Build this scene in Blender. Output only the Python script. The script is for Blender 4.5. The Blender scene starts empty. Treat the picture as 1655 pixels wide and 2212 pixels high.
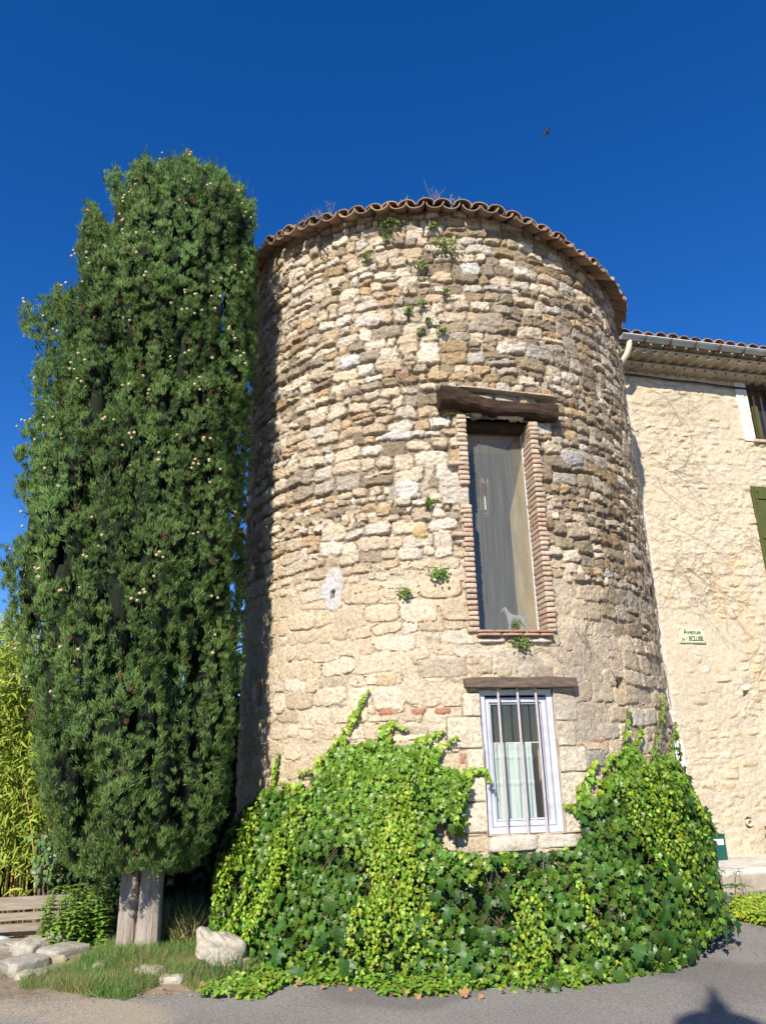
import bpy, math, random
import numpy as np
from mathutils import Matrix, Vector

# ------------------------------------------------------------------ camera, sky, sun, exposure
sc = bpy.context.scene
CAM_H, FPX = 1.6, 1600.0                       # eye height; focal length in units of a 1655 wide picture
PITCH, ROLL = math.radians(18.39), math.radians(-1.45)
cp_, sp_, cr_, sr_ = math.cos(PITCH), math.sin(PITCH), math.cos(ROLL), math.sin(ROLL)
cam = bpy.data.cameras.new('camera')
cam.sensor_fit = 'HORIZONTAL'; cam.sensor_width = 36.0; cam.lens = 36.0*FPX/1655.0
cam.clip_start = 0.05; cam.clip_end = 2000
camo = bpy.data.objects.new('camera', cam); sc.collection.objects.link(camo)
camo.matrix_world = Matrix(((cr_, -sr_, 0, 0), (-sr_*sp_, -cr_*sp_, -cp_, 0), (sr_*cp_, cr_*cp_, -sp_, CAM_H), (0, 0, 0, 1)))
sc.camera = camo

SUN_AZ, SUN_EL = math.radians(18.5), math.radians(35.0)   # the sun stands behind the camera, a little to the left
world = bpy.data.worlds.new('World'); sc.world = world; world.use_nodes = True
wn = world.node_tree; wn.nodes.clear()
sky = wn.nodes.new('ShaderNodeTexSky'); sky.sky_type = 'NISHITA'; sky.sun_disc = False
sky.sun_elevation = SUN_EL; sky.sun_rotation = math.pi + SUN_AZ
sky.altitude = 1200; sky.air_density = 1.0; sky.dust_density = 0.0; sky.ozone_density = 4.0
hsv = wn.nodes.new('ShaderNodeHueSaturation'); hsv.inputs['Saturation'].default_value = 1.31; hsv.inputs['Hue'].default_value = 0.5125
bgn = wn.nodes.new('ShaderNodeBackground'); bgn.inputs['Strength'].default_value = 0.112
wo = wn.nodes.new('ShaderNodeOutputWorld')
wn.links.new(sky.outputs[0], hsv.inputs['Color']); wn.links.new(hsv.outputs[0], bgn.inputs['Color']); wn.links.new(bgn.outputs[0], wo.inputs[0])
sl = bpy.data.lights.new('sun', 'SUN'); sl.energy = 4.8; sl.angle = math.radians(0.53); sl.color = (1.0, 0.93, 0.82)
suno = bpy.data.objects.new('sun', sl); sc.collection.objects.link(suno)
Ldir = Vector((math.sin(SUN_AZ)*math.cos(SUN_EL), math.cos(SUN_AZ)*math.cos(SUN_EL), -math.sin(SUN_EL)))
suno.rotation_euler = Ldir.to_track_quat('-Z', 'Y').to_euler()
sc.view_settings.view_transform = 'Standard'; sc.view_settings.look = 'None'
sc.view_settings.exposure = 0.64; sc.view_settings.gamma = 1.0
try:
    sc.cycles.max_bounces = 8; sc.cycles.transparent_max_bounces = 12; sc.cycles.use_denoising = True
    sc.cycles.caustics_reflective = False; sc.cycles.caustics_refractive = False
except Exception: pass

# ------------------------------------------------------------------ measuring helpers
def ray(x, y):
    X = (x-827.5)/FPX; Y = (1106-y)/FPX
    X, Y = X*cr_-Y*sr_, X*sr_+Y*cr_
    return np.array([X, cp_-Y*sp_, sp_+Y*cp_])
EYE = np.array([0, 0, CAM_H])
def project(P):
    P = np.asarray(P, float)-EYE
    x, y, z = P[..., 0], P[..., 1], P[..., 2]
    dep = y*cp_+z*sp_; up = -y*sp_+z*cp_
    X = x/dep; Y = up/dep
    return 827.5+(X*cr_+Y*sr_)*FPX, 1106-(-X*sr_+Y*cr_)*FPX
def on_z(x, y, z): d = ray(x, y); return EYE+d*((z-CAM_H)/d[2])
def on_y(x, y, Y): d = ray(x, y); return EYE+d*(Y/d[1])
TC = np.array([0.75, 9.37]); TR = 2.52
def cyl(x, y, R=TR):
    d = ray(x, y); a = d[0]**2+d[1]**2; b = -(d[0]*TC[0]+d[1]*TC[1]); c = TC@TC-R*R
    t = (-b-math.sqrt(max(0, b*b-a*c)))/a; p = EYE+d*t
    return math.atan2(p[0]-TC[0], -(p[1]-TC[1])), p[2]
def tw(th, z, r=0.0):
    th = np.asarray(th, float); R = TR+r
    return np.stack(np.broadcast_arrays(TC[0]+R*np.sin(th), TC[1]-R*np.cos(th), z), -1)

# ------------------------------------------------------------------ noise
def _h(ix, iy, iz, seed):
    n = (ix*374761393 + iy*668265263 + iz*2147483647 + seed*1274126177) & 0xffffffff
    n = ((n ^ (n >> 13))*1274126177) & 0xffffffff
    n = n ^ (n >> 16)
    return (n & 0xffffff)/float(0xffffff)
def vn(x, y, z=None, seed=0):
    x = np.asarray(x, float); y = np.asarray(y, float)
    x0 = np.floor(x); y0 = np.floor(y); fx = x-x0; fy = y-y0
    fx = fx*fx*(3-2*fx); fy = fy*fy*(3-2*fy)
    ix = x0.astype(np.int64); iy = y0.astype(np.int64)
    def pl(iz):
        a = _h(ix, iy, iz, seed); b = _h(ix+1, iy, iz, seed); c = _h(ix, iy+1, iz, seed); d = _h(ix+1, iy+1, iz, seed)
        return (a*(1-fx)+b*fx)*(1-fy)+(c*(1-fx)+d*fx)*fy
    if z is None: return pl(np.int64(0))*2-1
    z = np.asarray(z, float); z0 = np.floor(z); fz = z-z0; fz = fz*fz*(3-2*fz); iz = z0.astype(np.int64)
    return (pl(iz)*(1-fz)+pl(iz+1)*fz)*2-1
def fbm(x, y, z=None, oct=4, seed=0, gain=.5):
    s = 0; a = 1; t = 0
    for o in range(oct):
        f = 2.03**o
        s = s+a*vn(x*f+17.3*o, y*f-9.1*o, None if z is None else z*f+4.7*o, seed+o); t += a; a *= gain
    return s/t
rng = np.random.default_rng(7)
random.seed(11)
def sm(x, a, b):
    t = np.clip((np.asarray(x, float)-a)/(b-a), 0, 1); return t*t*(3-2*t)

# ------------------------------------------------------------------ mesh helpers
COLL = sc.collection
def raw_mesh(name, V, F, mat, parent=None, col=None, smooth=False):
    """V (n,3); F (m,k) array or list of such arrays; col (n,3) vertex colour"""
    me = bpy.data.meshes.new(name)
    V = np.asarray(V, np.float32)
    Fs = F if isinstance(F, list) else [F]
    Fs = [np.asarray(f, np.int32) for f in Fs if len(f)]
    loops = np.concatenate([f.ravel() for f in Fs]); tot = np.concatenate([np.full(len(f), f.shape[1], np.int32) for f in Fs])
    me.vertices.add(len(V)); me.vertices.foreach_set('co', V.ravel())
    me.loops.add(len(loops)); me.loops.foreach_set('vertex_index', loops)
    me.polygons.add(len(tot)); me.polygons.foreach_set('loop_start', np.concatenate([[0], np.cumsum(tot)[:-1]]).astype(np.int32))
    try: me.polygons.foreach_set('loop_total', tot)
    except Exception: pass
    me.polygons.foreach_set('use_smooth', np.full(len(tot), bool(smooth)))
    me.update(calc_edges=True)
    if col is not None:
        a = me.color_attributes.new('Col', 'FLOAT_COLOR', 'POINT')
        c = np.ones((len(V), 4), np.float32); c[:, :3] = col; a.data.foreach_set('color', c.ravel())
    if mat: me.materials.append(mat)
    o = bpy.data.objects.new(name, me); COLL.objects.link(o)
    if parent: o.parent = parent
    return o

class MB:
    def __init__(s): s.V = []; s.Q = []; s.T = []; s.C = []; s.n = 0; s.col = (1, 1, 1)
    def add(s, V, Q=None, T=None, col=None):
        V = np.asarray(V, float).reshape(-1, 3)
        if Q is not None and len(Q): s.Q.append(np.asarray(Q)+s.n)
        if T is not None and len(T): s.T.append(np.asarray(T)+s.n)
        c = np.asarray(s.col if col is None else col, float)
        s.C.append(np.broadcast_to(c, (len(V), 3)).copy())
        s.V.append(V); s.n += len(V); return s
    def box(s, c, half, ax=None, col=None, bev=0.0):
        c = np.asarray(c, float); h = np.asarray(half, float)
        ax = np.eye(3) if ax is None else np.asarray(ax, float)
        if bev > 0: return s.rock(c, h, ax, n=2, k=0, rough=0, bevel=bev, col=col)
        P = np.array([[x, y, z] for x in (-1, 1) for y in (-1, 1) for z in (-1, 1)])*h
        return s.add(c+P@ax, Q=[[0, 1, 3, 2], [4, 6, 7, 5], [0, 4, 5, 1], [2, 3, 7, 6], [0, 2, 6, 4], [1, 5, 7, 3]], col=col)
    def rock(s, c, half, ax=None, n=6, k=10, rough=.05, freq=3, seed=0, bevel=0, col=None):
        c = np.asarray(c, float); h = np.asarray(half, float); ax = np.eye(3) if ax is None else np.asarray(ax, float)
        V = []; Q = []; b = 0
        if bevel > 0: t = np.array([-1., 1.]); n = 1
        else: t = np.linspace(-1, 1, n+1)
        g = np.array([[a, bb] for a in t for bb in t])
        for i, sg in ((0, -1), (0, 1), (1, -1), (1, 1), (2, -1), (2, 1)):
            P = np.zeros((len(g), 3)); j, l = [(1, 2), (0, 2), (0, 1)][i]
            P[:, i] = sg; P[:, j] = g[:, 0]; P[:, l] = g[:, 1]
            if bevel > 0:
                W = P*h; W[:, j] -= np.sign(P[:, j])*bevel; W[:, l] -= np.sign(P[:, l])*bevel; V.append(W)
            else: V.append(P)
            m = n+1
            flip = (sg > 0) ^ (i == 1)
            for a in range(n):
                for d in range(n):
                    q = [b+a*m+d, b+a*m+d+1, b+(a+1)*m+d+1, b+(a+1)*m+d]
                    Q.append(q if not flip else q[::-1])
            b += len(g)
        P = np.concatenate(V)
        if bevel > 0:
            # join the six inset faces with bevel strips and corner triangles
            idx = {}
            for q in range(24):
                f = q//4; i = f//2; sgn = tuple(np.sign(P[q]).astype(int)); idx[(i, sgn)] = q
            T = []
            for s1 in (-1, 1):
                for s2 in (-1, 1):
                    Q.append([idx[(0, (s1, s2, -1))], idx[(0, (s1, s2, 1))], idx[(1, (s1, s2, 1))], idx[(1, (s1, s2, -1))]])
                    Q.append([idx[(0, (s1, -1, s2))], idx[(0, (s1, 1, s2))], idx[(2, (s1, 1, s2))], idx[(2, (s1, -1, s2))]])
                    Q.append([idx[(1, (-1, s1, s2))], idx[(1, (1, s1, s2))], idx[(2, (1, s1, s2))], idx[(2, (-1, s1, s2))]])
                    for s3 in (-1, 1): T.append([idx[(0, (s1, s2, s3))], idx[(1, (s1, s2, s3))], idx[(2, (s1, s2, s3))]])
            return s.add(c+P@ax, Q=Q, T=T, col=col)
        P = P/((np.abs(P)**k).sum(1)**(1.0/k))[:, None]
        W = P*h
        if rough > 0:
            q = W*freq+seed*7.13
            nz = fbm(q[:, 0], q[:, 1], q[:, 2], oct=4, seed=seed)
            nz = nz+.9*np.abs(fbm(q[:, 0]*.7+5, q[:, 1]*.7, q[:, 2]*.9, oct=3, seed=seed+50))-.35
            m = min(h)
            W = W + (P/np.linalg.norm(P, axis=1)[:, None])*(nz*rough)[:, None]
        return s.add(c+W@ax, Q=Q, col=col)
    def tube(s, pts, r, seg=8, cap=True, col=None):
        P = np.asarray(pts, float); n = len(P); r = np.broadcast_to(np.asarray(r, float), (n,))
        T = np.gradient(P, axis=0); T /= np.linalg.norm(T, axis=1)[:, None]+1e-9
        up = np.array([0, 0, 1.]) if abs(T[0][2]) < .9 else np.array([1., 0, 0])
        U = np.cross(T, up); U /= np.linalg.norm(U, axis=1)[:, None]+1e-9; W = np.cross(T, U)
        a = np.linspace(0, 2*np.pi, seg, endpoint=False)
        V = P[:, None]+r[:, None, None]*(np.cos(a)[None, :, None]*U[:, None]+np.sin(a)[None, :, None]*W[:, None])
        i = np.arange(n-1)[:, None]*seg; j = np.arange(seg)[None]; j2 = (j+1) % seg
        Q = np.stack([i+j, i+j2, i+seg+j2, i+seg+j], -1).reshape(-1, 4)
        V = V.reshape(-1, 3); Tt = []
        if cap:
            V = np.concatenate([V, P[:1], P[-1:]]); m = n*seg
            Tt = [[m, (k+1) % seg, k] for k in range(seg)]+[[m+1, (n-1)*seg+k, (n-1)*seg+(k+1) % seg] for k in range(seg)]
        return s.add(V, Q=Q, T=Tt, col=col)
    def lathe(s, c, prof, seg=16, ax=None, col=None):
        c = np.asarray(c, float); pr = np.asarray(prof, float); a = np.linspace(0, 2*np.pi, seg, endpoint=False)
        V = np.stack([pr[:, None, 0]*np.cos(a), pr[:, None, 0]*np.sin(a), np.broadcast_to(pr[:, None, 1], (len(pr), seg))], -1).reshape(-1, 3)
        if ax is not None: V = V@np.asarray(ax, float)
        i = np.arange(len(pr)-1)[:, None]*seg; j = np.arange(seg)[None]; j2 = (j+1) % seg
        return s.add(c+V, Q=np.stack([i+j, i+j2, i+seg+j2, i+seg+j], -1).reshape(-1, 4), col=col)
    def build(s, name, mat, parent=None, smooth=False):
        F = []
        if s.Q: F.append(np.concatenate(s.Q))
        if s.T: F.append(np.concatenate(s.T))
        return raw_mesh(name, np.concatenate(s.V), F, mat, parent, np.concatenate(s.C), smooth)

def tag(o, label=None, cat=None, group=None, kind=None):
    if label: o['label'] = label
    if cat: o['category'] = cat
    if group: o['group'] = group
    if kind: o['kind'] = kind
    return o
def thing(name, label, cat, group=None, loc=(0, 0, 0)):
    o = bpy.data.objects.new(name, None); COLL.objects.link(o); o.location = loc; o.empty_display_size = .2
    return tag(o, label, cat, group)
def scatter(tV, tF, R, pos, scl, cols=None):
    """copies of a template shaped (k,3) placed by rotation R (n,3,3: rows are the template axes), pos, scale"""
    n = len(pos); k = len(tV)
    V = np.einsum('vk,nkj->nvj', tV, R)*np.asarray(scl).reshape(-1, 1, 1)+pos[:, None]
    F = (np.asarray(tF)[None]+(np.arange(n)*k)[:, None, None]).reshape(-1, len(tF[0]))
    C = None if cols is None else np.repeat(cols, k, axis=0)
    return V.reshape(-1, 3), F, C
def frames(nrm, down, spin=None):
    """leaf frames: rows = side, along (tip direction), normal"""
    nrm = nrm/np.linalg.norm(nrm, axis=1)[:, None]
    al = down-(down*nrm).sum(1)[:, None]*nrm; al /= np.linalg.norm(al, axis=1)[:, None]+1e-9
    sd = np.cross(al, nrm)
    return np.stack([sd, al, nrm], 1)
def merge(parts):
    V = []; F = {}; C = []; n = 0
    for v, f, c in parts:
        V.append(v); C.append(c); F.setdefault(f.shape[1], []).append(f+n); n += len(v)
    return np.concatenate(V), [np.concatenate(x) for x in F.values()], np.concatenate(C)

# ------------------------------------------------------------------ materials
def mat(name, col=(.5, .5, .5), rough=.8, vcol=False, var=.15, scale=12., bump=.0, bscale=60., metal=0., spec=.3, trans=0., detail=6,
        stretch=(1, 1, 1), dark=None, dscale=3., damt=.5):
    m = bpy.data.materials.new(name); m.use_nodes = True; nt = m.node_tree; N = nt.nodes; L = nt.links
    b = N['Principled BSDF']; out = N['Material Output']
    b.inputs['Roughness'].default_value = rough; b.inputs['Metallic'].default_value = metal
    b.inputs['Specular IOR Level'].default_value = spec
    tc = N.new('ShaderNodeTexCoord'); mp = N.new('ShaderNodeMapping'); mp.inputs['Scale'].default_value = stretch
    L.new(tc.outputs['Object'], mp.inputs['Vector'])
    if vcol:
        a = N.new('ShaderNodeAttribute'); a.attribute_name = 'Col'; base = a.outputs['Color']
    else:
        a = N.new('ShaderNodeRGB'); a.outputs[0].default_value = (*col, 1); base = a.outputs[0]
    if var > 0:
        nz = N.new('ShaderNodeTexNoise'); nz.inputs['Scale'].default_value = scale; nz.inputs['Detail'].default_value = detail; nz.inputs['Roughness'].default_value = .65
        L.new(mp.outputs[0], nz.inputs['Vector'])
        mr = N.new('ShaderNodeMapRange'); mr.inputs[1].default_value = .25; mr.inputs[2].default_value = .75
        mr.inputs[3].default_value = 1-var*1.3; mr.inputs[4].default_value = 1+var
        L.new(nz.outputs['Fac'], mr.inputs[0])
        mx = N.new('ShaderNodeVectorMath'); mx.operation = 'SCALE'; L.new(base, mx.inputs[0]); L.new(mr.outputs[0], mx.inputs['Scale']); base = mx.outputs[0]
    if dark is not None:
        nz = N.new('ShaderNodeTexNoise'); nz.inputs['Scale'].default_value = dscale; nz.inputs['Detail'].default_value = 8; nz.inputs['Roughness'].default_value = .7
        L.new(mp.outputs[0], nz.inputs['Vector'])
        mr = N.new('ShaderNodeMapRange'); mr.inputs[1].default_value = .5; mr.inputs[2].default_value = .68; mr.inputs[4].default_value = damt
        L.new(nz.outputs['Fac'], mr.inputs[0])
        mx = N.new('ShaderNodeMix'); mx.data_type = 'RGBA'; L.new(mr.outputs[0], mx.inputs[0]); L.new(base, mx.inputs[6]); mx.inputs[7].default_value = (*dark, 1); base = mx.outputs[2]
    L.new(base, b.inputs['Base Color'])
    if bump > 0:
        nb = N.new('ShaderNodeTexNoise'); nb.inputs['Scale'].default_value = bscale; nb.inputs['Detail'].default_value = 8; nb.inputs['Roughness'].default_value = .7
        L.new(mp.outputs[0], nb.inputs['Vector'])
        bp = N.new('ShaderNodeBump'); bp.inputs['Strength'].default_value = 1.0; bp.inputs['Distance'].default_value = bump
        L.new(nb.outputs['Fac'], bp.inputs['Height']); L.new(bp.outputs[0], b.inputs['Normal'])
    if trans > 0:
        t = N.new('ShaderNodeBsdfTranslucent'); L.new(base, t.inputs['Color']); ms = N.new('ShaderNodeMixShader'); ms.inputs[0].default_value = trans
        L.new(b.outputs[0], ms.inputs[1]); L.new(t.outputs[0], ms.inputs[2]); L.new(ms.outputs[0], out.inputs[0])
    return m
def glass_mat(name, dust_haze=.1, tint=(.97, .985, .985), dust_haze_col=(.55, .58, .6), streak=True):
    m = bpy.data.materials.new(name); m.use_nodes = True; nt = m.node_tree; N = nt.nodes; L = nt.links; N.clear()
    out = N.new('ShaderNodeOutputMaterial'); tr = N.new('ShaderNodeBsdfTransparent'); tr.inputs[0].default_value = (*tint, 1)
    gl = N.new('ShaderNodeBsdfGlossy'); gl.inputs['Roughness'].default_value = .03; gl.inputs['Color'].default_value = (.85, .76, .66, 1)  # warm tint put in for unseen buildings mirrored from opposite
    lw = N.new('ShaderNodeLayerWeight'); lw.inputs['Blend'].default_value = .5
    pw = N.new('ShaderNodeMath'); pw.operation = 'POWER'; L.new(lw.outputs['Facing'], pw.inputs[0]); pw.inputs[1].default_value = 5
    fr = N.new('ShaderNodeMath'); fr.operation = 'MULTIPLY_ADD'; L.new(pw.outputs[0], fr.inputs[0]); fr.inputs[1].default_value = .94; fr.inputs[2].default_value = .045
    m1 = N.new('ShaderNodeMixShader'); L.new(fr.outputs[0], m1.inputs[0]); L.new(tr.outputs[0], m1.inputs[1]); L.new(gl.outputs[0], m1.inputs[2])
    df = N.new('ShaderNodeBsdfDiffuse'); df.inputs[0].default_value = (*dust_haze_col, 1)
    tc = N.new('ShaderNodeTexCoord'); mp = N.new('ShaderNodeMapping'); mp.inputs['Scale'].default_value = (60, 60, 1.6) if streak else (3, 3, 3)
    nz = N.new('ShaderNodeTexNoise'); nz.inputs['Scale'].default_value = 1.3; nz.inputs['Detail'].default_value = 7
    L.new(tc.outputs['Object'], mp.inputs[0]); L.new(mp.outputs[0], nz.inputs['Vector'])
    mr = N.new('ShaderNodeMapRange'); mr.inputs[1].default_value = .3; mr.inputs[2].default_value = .75; mr.inputs[3].default_value = dust_haze*.65; mr.inputs[4].default_value = dust_haze*1.4
    L.new(nz.outputs['Fac'], mr.inputs[0])
    m2 = N.new('ShaderNodeMixShader'); L.new(mr.outputs[0], m2.inputs[0]); L.new(m1.outputs[0], m2.inputs[1]); L.new(df.outputs[0], m2.inputs[2])
    L.new(m2.outputs[0], out.inputs[0]); return m

M = dict(
    stone=mat('rubble_stone', vcol=True, var=.34, scale=34, bump=.022, bscale=34, rough=.92, spec=.12, dark=(.15, .12, .09), dscale=22, damt=.38),
    plaster=mat('lime_render', vcol=True, var=.2, scale=26, bump=.014, bscale=40, rough=.95, spec=.1, dark=(.33, .26, .17), dscale=14, damt=.35),
    block=mat('cut_limestone', vcol=True, var=.25, scale=24, bump=.014, bscale=38, rough=.92, spec=.12, dark=(.27, .20, .13), dscale=9, damt=.4),
    brick=mat('old_brick', vcol=True, var=.22, scale=30, bump=.006, bscale=60, rough=.92, spec=.12, dark=(.36, .27, .2), dscale=12, damt=.4),
    tile=mat('clay_roof_tile', vcol=True, var=.25, scale=14, bump=.004, bscale=60, rough=.9, spec=.15, dark=(.10, .085, .06), dscale=7, damt=.6),
    beam=mat('weathered_beam', (.055, .032, .017), rough=.9, var=.6, scale=9, bump=.012, bscale=22, stretch=(1, 1, 6), dark=(.02, .013, .009), dscale=5, damt=.8),
    greybeam=mat('grey_wood', (.16, .115, .085), rough=.9, var=.4, scale=9, bump=.008, bscale=25, stretch=(1, 1, 6), dark=(.05, .04, .03), dscale=5, damt=.6),
    plank=mat('bench_wood', (.31, .255, .20), rough=.85, var=.3, scale=5, bump=.004, bscale=18, stretch=(.6, 3, 9), dark=(.2, .15, .1), dscale=3, damt=.4),
    frame=mat('painted_metal_frame', (.50, .51, .55), rough=.45, var=.16, scale=9, spec=.4),
    bar=mat('painted_window_bar', (.50, .43, .41), rough=.6, var=.15, scale=30),
    iron=mat('dark_iron', (.035, .028, .025), rough=.7, var=.3, scale=30),
    rust=mat('rusty_iron', (.12, .05, .028), rough=.85, var=.4, scale=40),
    zinc=mat('zinc_gutter', (.42, .45, .44), rough=.5, var=.15, scale=6, metal=.25),
    pvc=mat('cream_downpipe', (.68, .60, .46), rough=.5, var=.08, scale=6),
    shutter=mat('olive_paint', (.080, .090, .022), rough=.6, var=.15, scale=8, bump=.001, bscale=40),
    green=mat('green_box_paint', (.01, .085, .065), rough=.4, var=.1, scale=8, spec=.4),
    signy=mat('sign_enamel', (.70, .70, .46), rough=.45, var=.05, scale=10, spec=.4),
    signg=mat('sign_lettering', (.03, .07, .02), rough=.6, var=0),
    white=mat('white_paint', (.78, .78, .76), rough=.6, var=.05),
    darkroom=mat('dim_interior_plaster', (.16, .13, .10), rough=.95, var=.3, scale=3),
    niche=mat('niche_plaster', vcol=True, rough=.95, var=.15, scale=12, bump=.01, bscale=20),
    curtain=mat('lace_curtain', (.72, .80, .72), rough=.9, var=.06, scale=90, trans=.3, stretch=(1, 1, .3)),
    asphalt=mat('asphalt', vcol=True, rough=.93, var=.5, scale=75, bump=.006, bscale=90, detail=8, spec=.2),
    earth=mat('dry_earth', vcol=True, rough=.97, var=.3, scale=14, bump=.02, bscale=22, dark=(.10, .07, .045), dscale=4, damt=.5),
    concrete=mat('worn_concrete', vcol=True, rough=.95, var=.18, scale=10, bump=.006, bscale=50, dark=(.13, .11, .08), dscale=3, damt=.55),
    bark=mat('grey_cypress_bark', (.50, .42, .34), rough=.95, var=.4, scale=10, bump=.035, bscale=14, stretch=(4, 4, .30), dark=(.16, .12, .09), dscale=5, damt=.45),
    twig=mat('brown_twig', (.10, .062, .038), rough=.95, var=.3, scale=12),
    dryvine=mat('dry_vine_stem', (.25, .19, .14), rough=.95, var=.35, scale=12),
    cypress=mat('cypress_scale_leaf', vcol=True, rough=.75, var=.12, scale=20, spec=.2, trans=.2),
    core=mat('dark_gap_core', (.012, .018, .008), rough=1, var=.3, scale=15),  # near-black solid, its colour gives the shade between the leaves
    cone=mat('cypress_cone', (.56, .43, .26), rough=.8, var=.3, scale=60, bump=.004, bscale=60),
    leaf=mat('ivy_leaf', vcol=True, rough=.42, var=.10, scale=18, spec=.45, trans=.22),
    bigleaf=mat('glossy_ivy_leaf', vcol=True, rough=.42, var=.08, scale=14, spec=.28, trans=.08),
    softleaf=mat('soft_leaf', vcol=True, rough=.6, var=.12, scale=18, spec=.3, trans=.3),
    grass=mat('grass_blade', vcol=True, rough=.7, var=.1, scale=18, spec=.25, trans=.25),
    cane=mat('bamboo_cane', vcol=True, rough=.5, var=.15, scale=9),
    plastic=mat('plastic_sheet', (.62, .64, .66), rough=.35, var=.1, spec=.5, trans=.2),
    glass=glass_mat('dusty_hazed_glass', .11, tint=(.93, .95, .95), dust_haze_col=(.52, .50, .42)),  # dust film, its colour also paints in the hazy reflection
    glass2=glass_mat('clear_window_glass', .03),
    black=mat('black_feathers', (.012, .011, .012), rough=.7, var=.1),
    brass=mat('copper_lantern', (.30, .17, .09), rough=.5, var=.2, metal=.5),
    candle=mat('candle_wax', (.8, .78, .7), rough=.6, var=.02),
    horse=mat('grey_wood_carving', (.30, .285, .26), rough=.8, var=.2, scale=40),
    brown=mat('brown_bench_board', (.075, .035, .02), rough=.6, var=.3, scale=8),
    deadleaf=mat('dead_leaf', (.42, .22, .12), rough=.9, var=.25, scale=20, trans=.2),
)

# ------------------------------------------------------------------ rubble wall generator: one height and colour field
class Field:
    def __init__(s, x0, x1, z0, z1, d=.01):
        s.x0, s.z0, s.d = x0, z0, d
        s.x = np.arange(x0, x1+d/2, d); s.z = np.arange(z0, z1+d/2, d)
        s.X, s.Z = np.meshgrid(s.x, s.z)                      # rows = z
        s.H = np.full(s.X.shape, -.05); s.C = np.zeros(s.X.shape+(3,)); s.B = np.zeros(s.X.shape)
    def stone(s, cx, cz, a, b, n, top, base, col, tilt=0., slx=0., slz=0., sharp=.4, force=False, blend=None, crack=-9):
        m = 1.35*max(a, b)+.03
        i0 = max(0, int((cx-a*1.25-.03-s.x0)/s.d)); i1 = min(len(s.x), int((cx+a*1.25+.03-s.x0)/s.d)+2)
        j0 = max(0, int((cz-b*1.4-.03-s.z0)/s.d)); j1 = min(len(s.z), int((cz+b*1.4+.03-s.z0)/s.d)+2)
        if i1-i0 < 2 or j1-j0 < 2: return
        sl = (slice(j0, j1), slice(i0, i1))
        dx = s.X[sl]-cx+s.W1[sl]; dz = s.Z[sl]-cz+s.W2[sl]-tilt*(s.X[sl]-cx)
        u = dx/a; v = dz/b
        q = np.abs(u)**n+np.abs(v)**n
        p = np.clip(1-q, 0, 1)**sharp
        h = base+(top+slx*u+slz*v-base)*p
        h = np.where(q < 1, h, -9)
        w = h > s.H[sl] if not force else q < 1
        if crack > -5:
            ck = (q >= 1) & (q < 1.35) & (v < crack); s.H[sl] = np.where(ck, np.minimum(s.H[sl], -.026), s.H[sl])
        s.H[sl] = np.where(w, h, s.H[sl])
        al = (w*np.clip(p*2.2, 0, 1))[..., None]
        if blend is not None: al = al*blend
        s.C[sl] = s.C[sl]*(1-al)+np.asarray(col)*al
    def sample(s, x, z):
        fx = np.clip((x-s.x0)/s.d, 0, len(s.x)-1.001); fz = np.clip((z-s.z0)/s.d, 0, len(s.z)-1.001)
        i = fx.astype(int); j = fz.astype(int); u = fx-i; v = fz-j
        def bl(A):
            if A.ndim == 3: uu, vv = u[..., None], v[..., None]
            else: uu, vv = u, v
            return (A[j, i]*(1-uu)+A[j, i+1]*uu)*(1-vv)+(A[j+1, i]*(1-uu)+A[j+1, i+1]*uu)*vv
        return bl(s.H), bl(s.C)

PALE = [(.62, .53, .395), (.65, .555, .42), (.59, .49, .355), (.63, .505, .355), (.63, .555, .45)]
WARM = [(.50, .39, .26), (.54, .41, .26), (.46, .36, .24), (.56, .45, .31), (.50, .35, .20)]
GREY = [(.36, .295, .22), (.42, .36, .28), (.32, .26, .19), (.50, .45, .37), (.30, .24, .17)]
BROWN = [(.27, .21, .14), (.32, .25, .155), (.24, .185, .12), (.34, .24, .13)]

# top of the tower wall and of the openings, measured
ZT_TH = np.radians([-180, -55, -43, -33, -24, -15, -6.5, .6, 7.7, 15, 23, 32, 41, 51, 64, 90, 120, 180])
ZT_Z = np.array([7.80, 7.82, 7.68, 7.57, 7.52, 7.47, 7.44, 7.41, 7.38, 7.345, 7.27, 7.18, 7.11, 7.10, 7.16, 7.42, 7.62, 7.80])
def ztop(th): return np.interp(th, ZT_TH, ZT_Z)
TH_W = math.radians(10.0)             # both windows look this way
TW0, TW1, TZ0, TZ1 = math.radians(2.2), math.radians(17.9), 2.70, 4.86
LW0, LW1, LZ0, LZ1 = math.radians(1.7), math.radians(17.6), .95, 2.17

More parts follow.
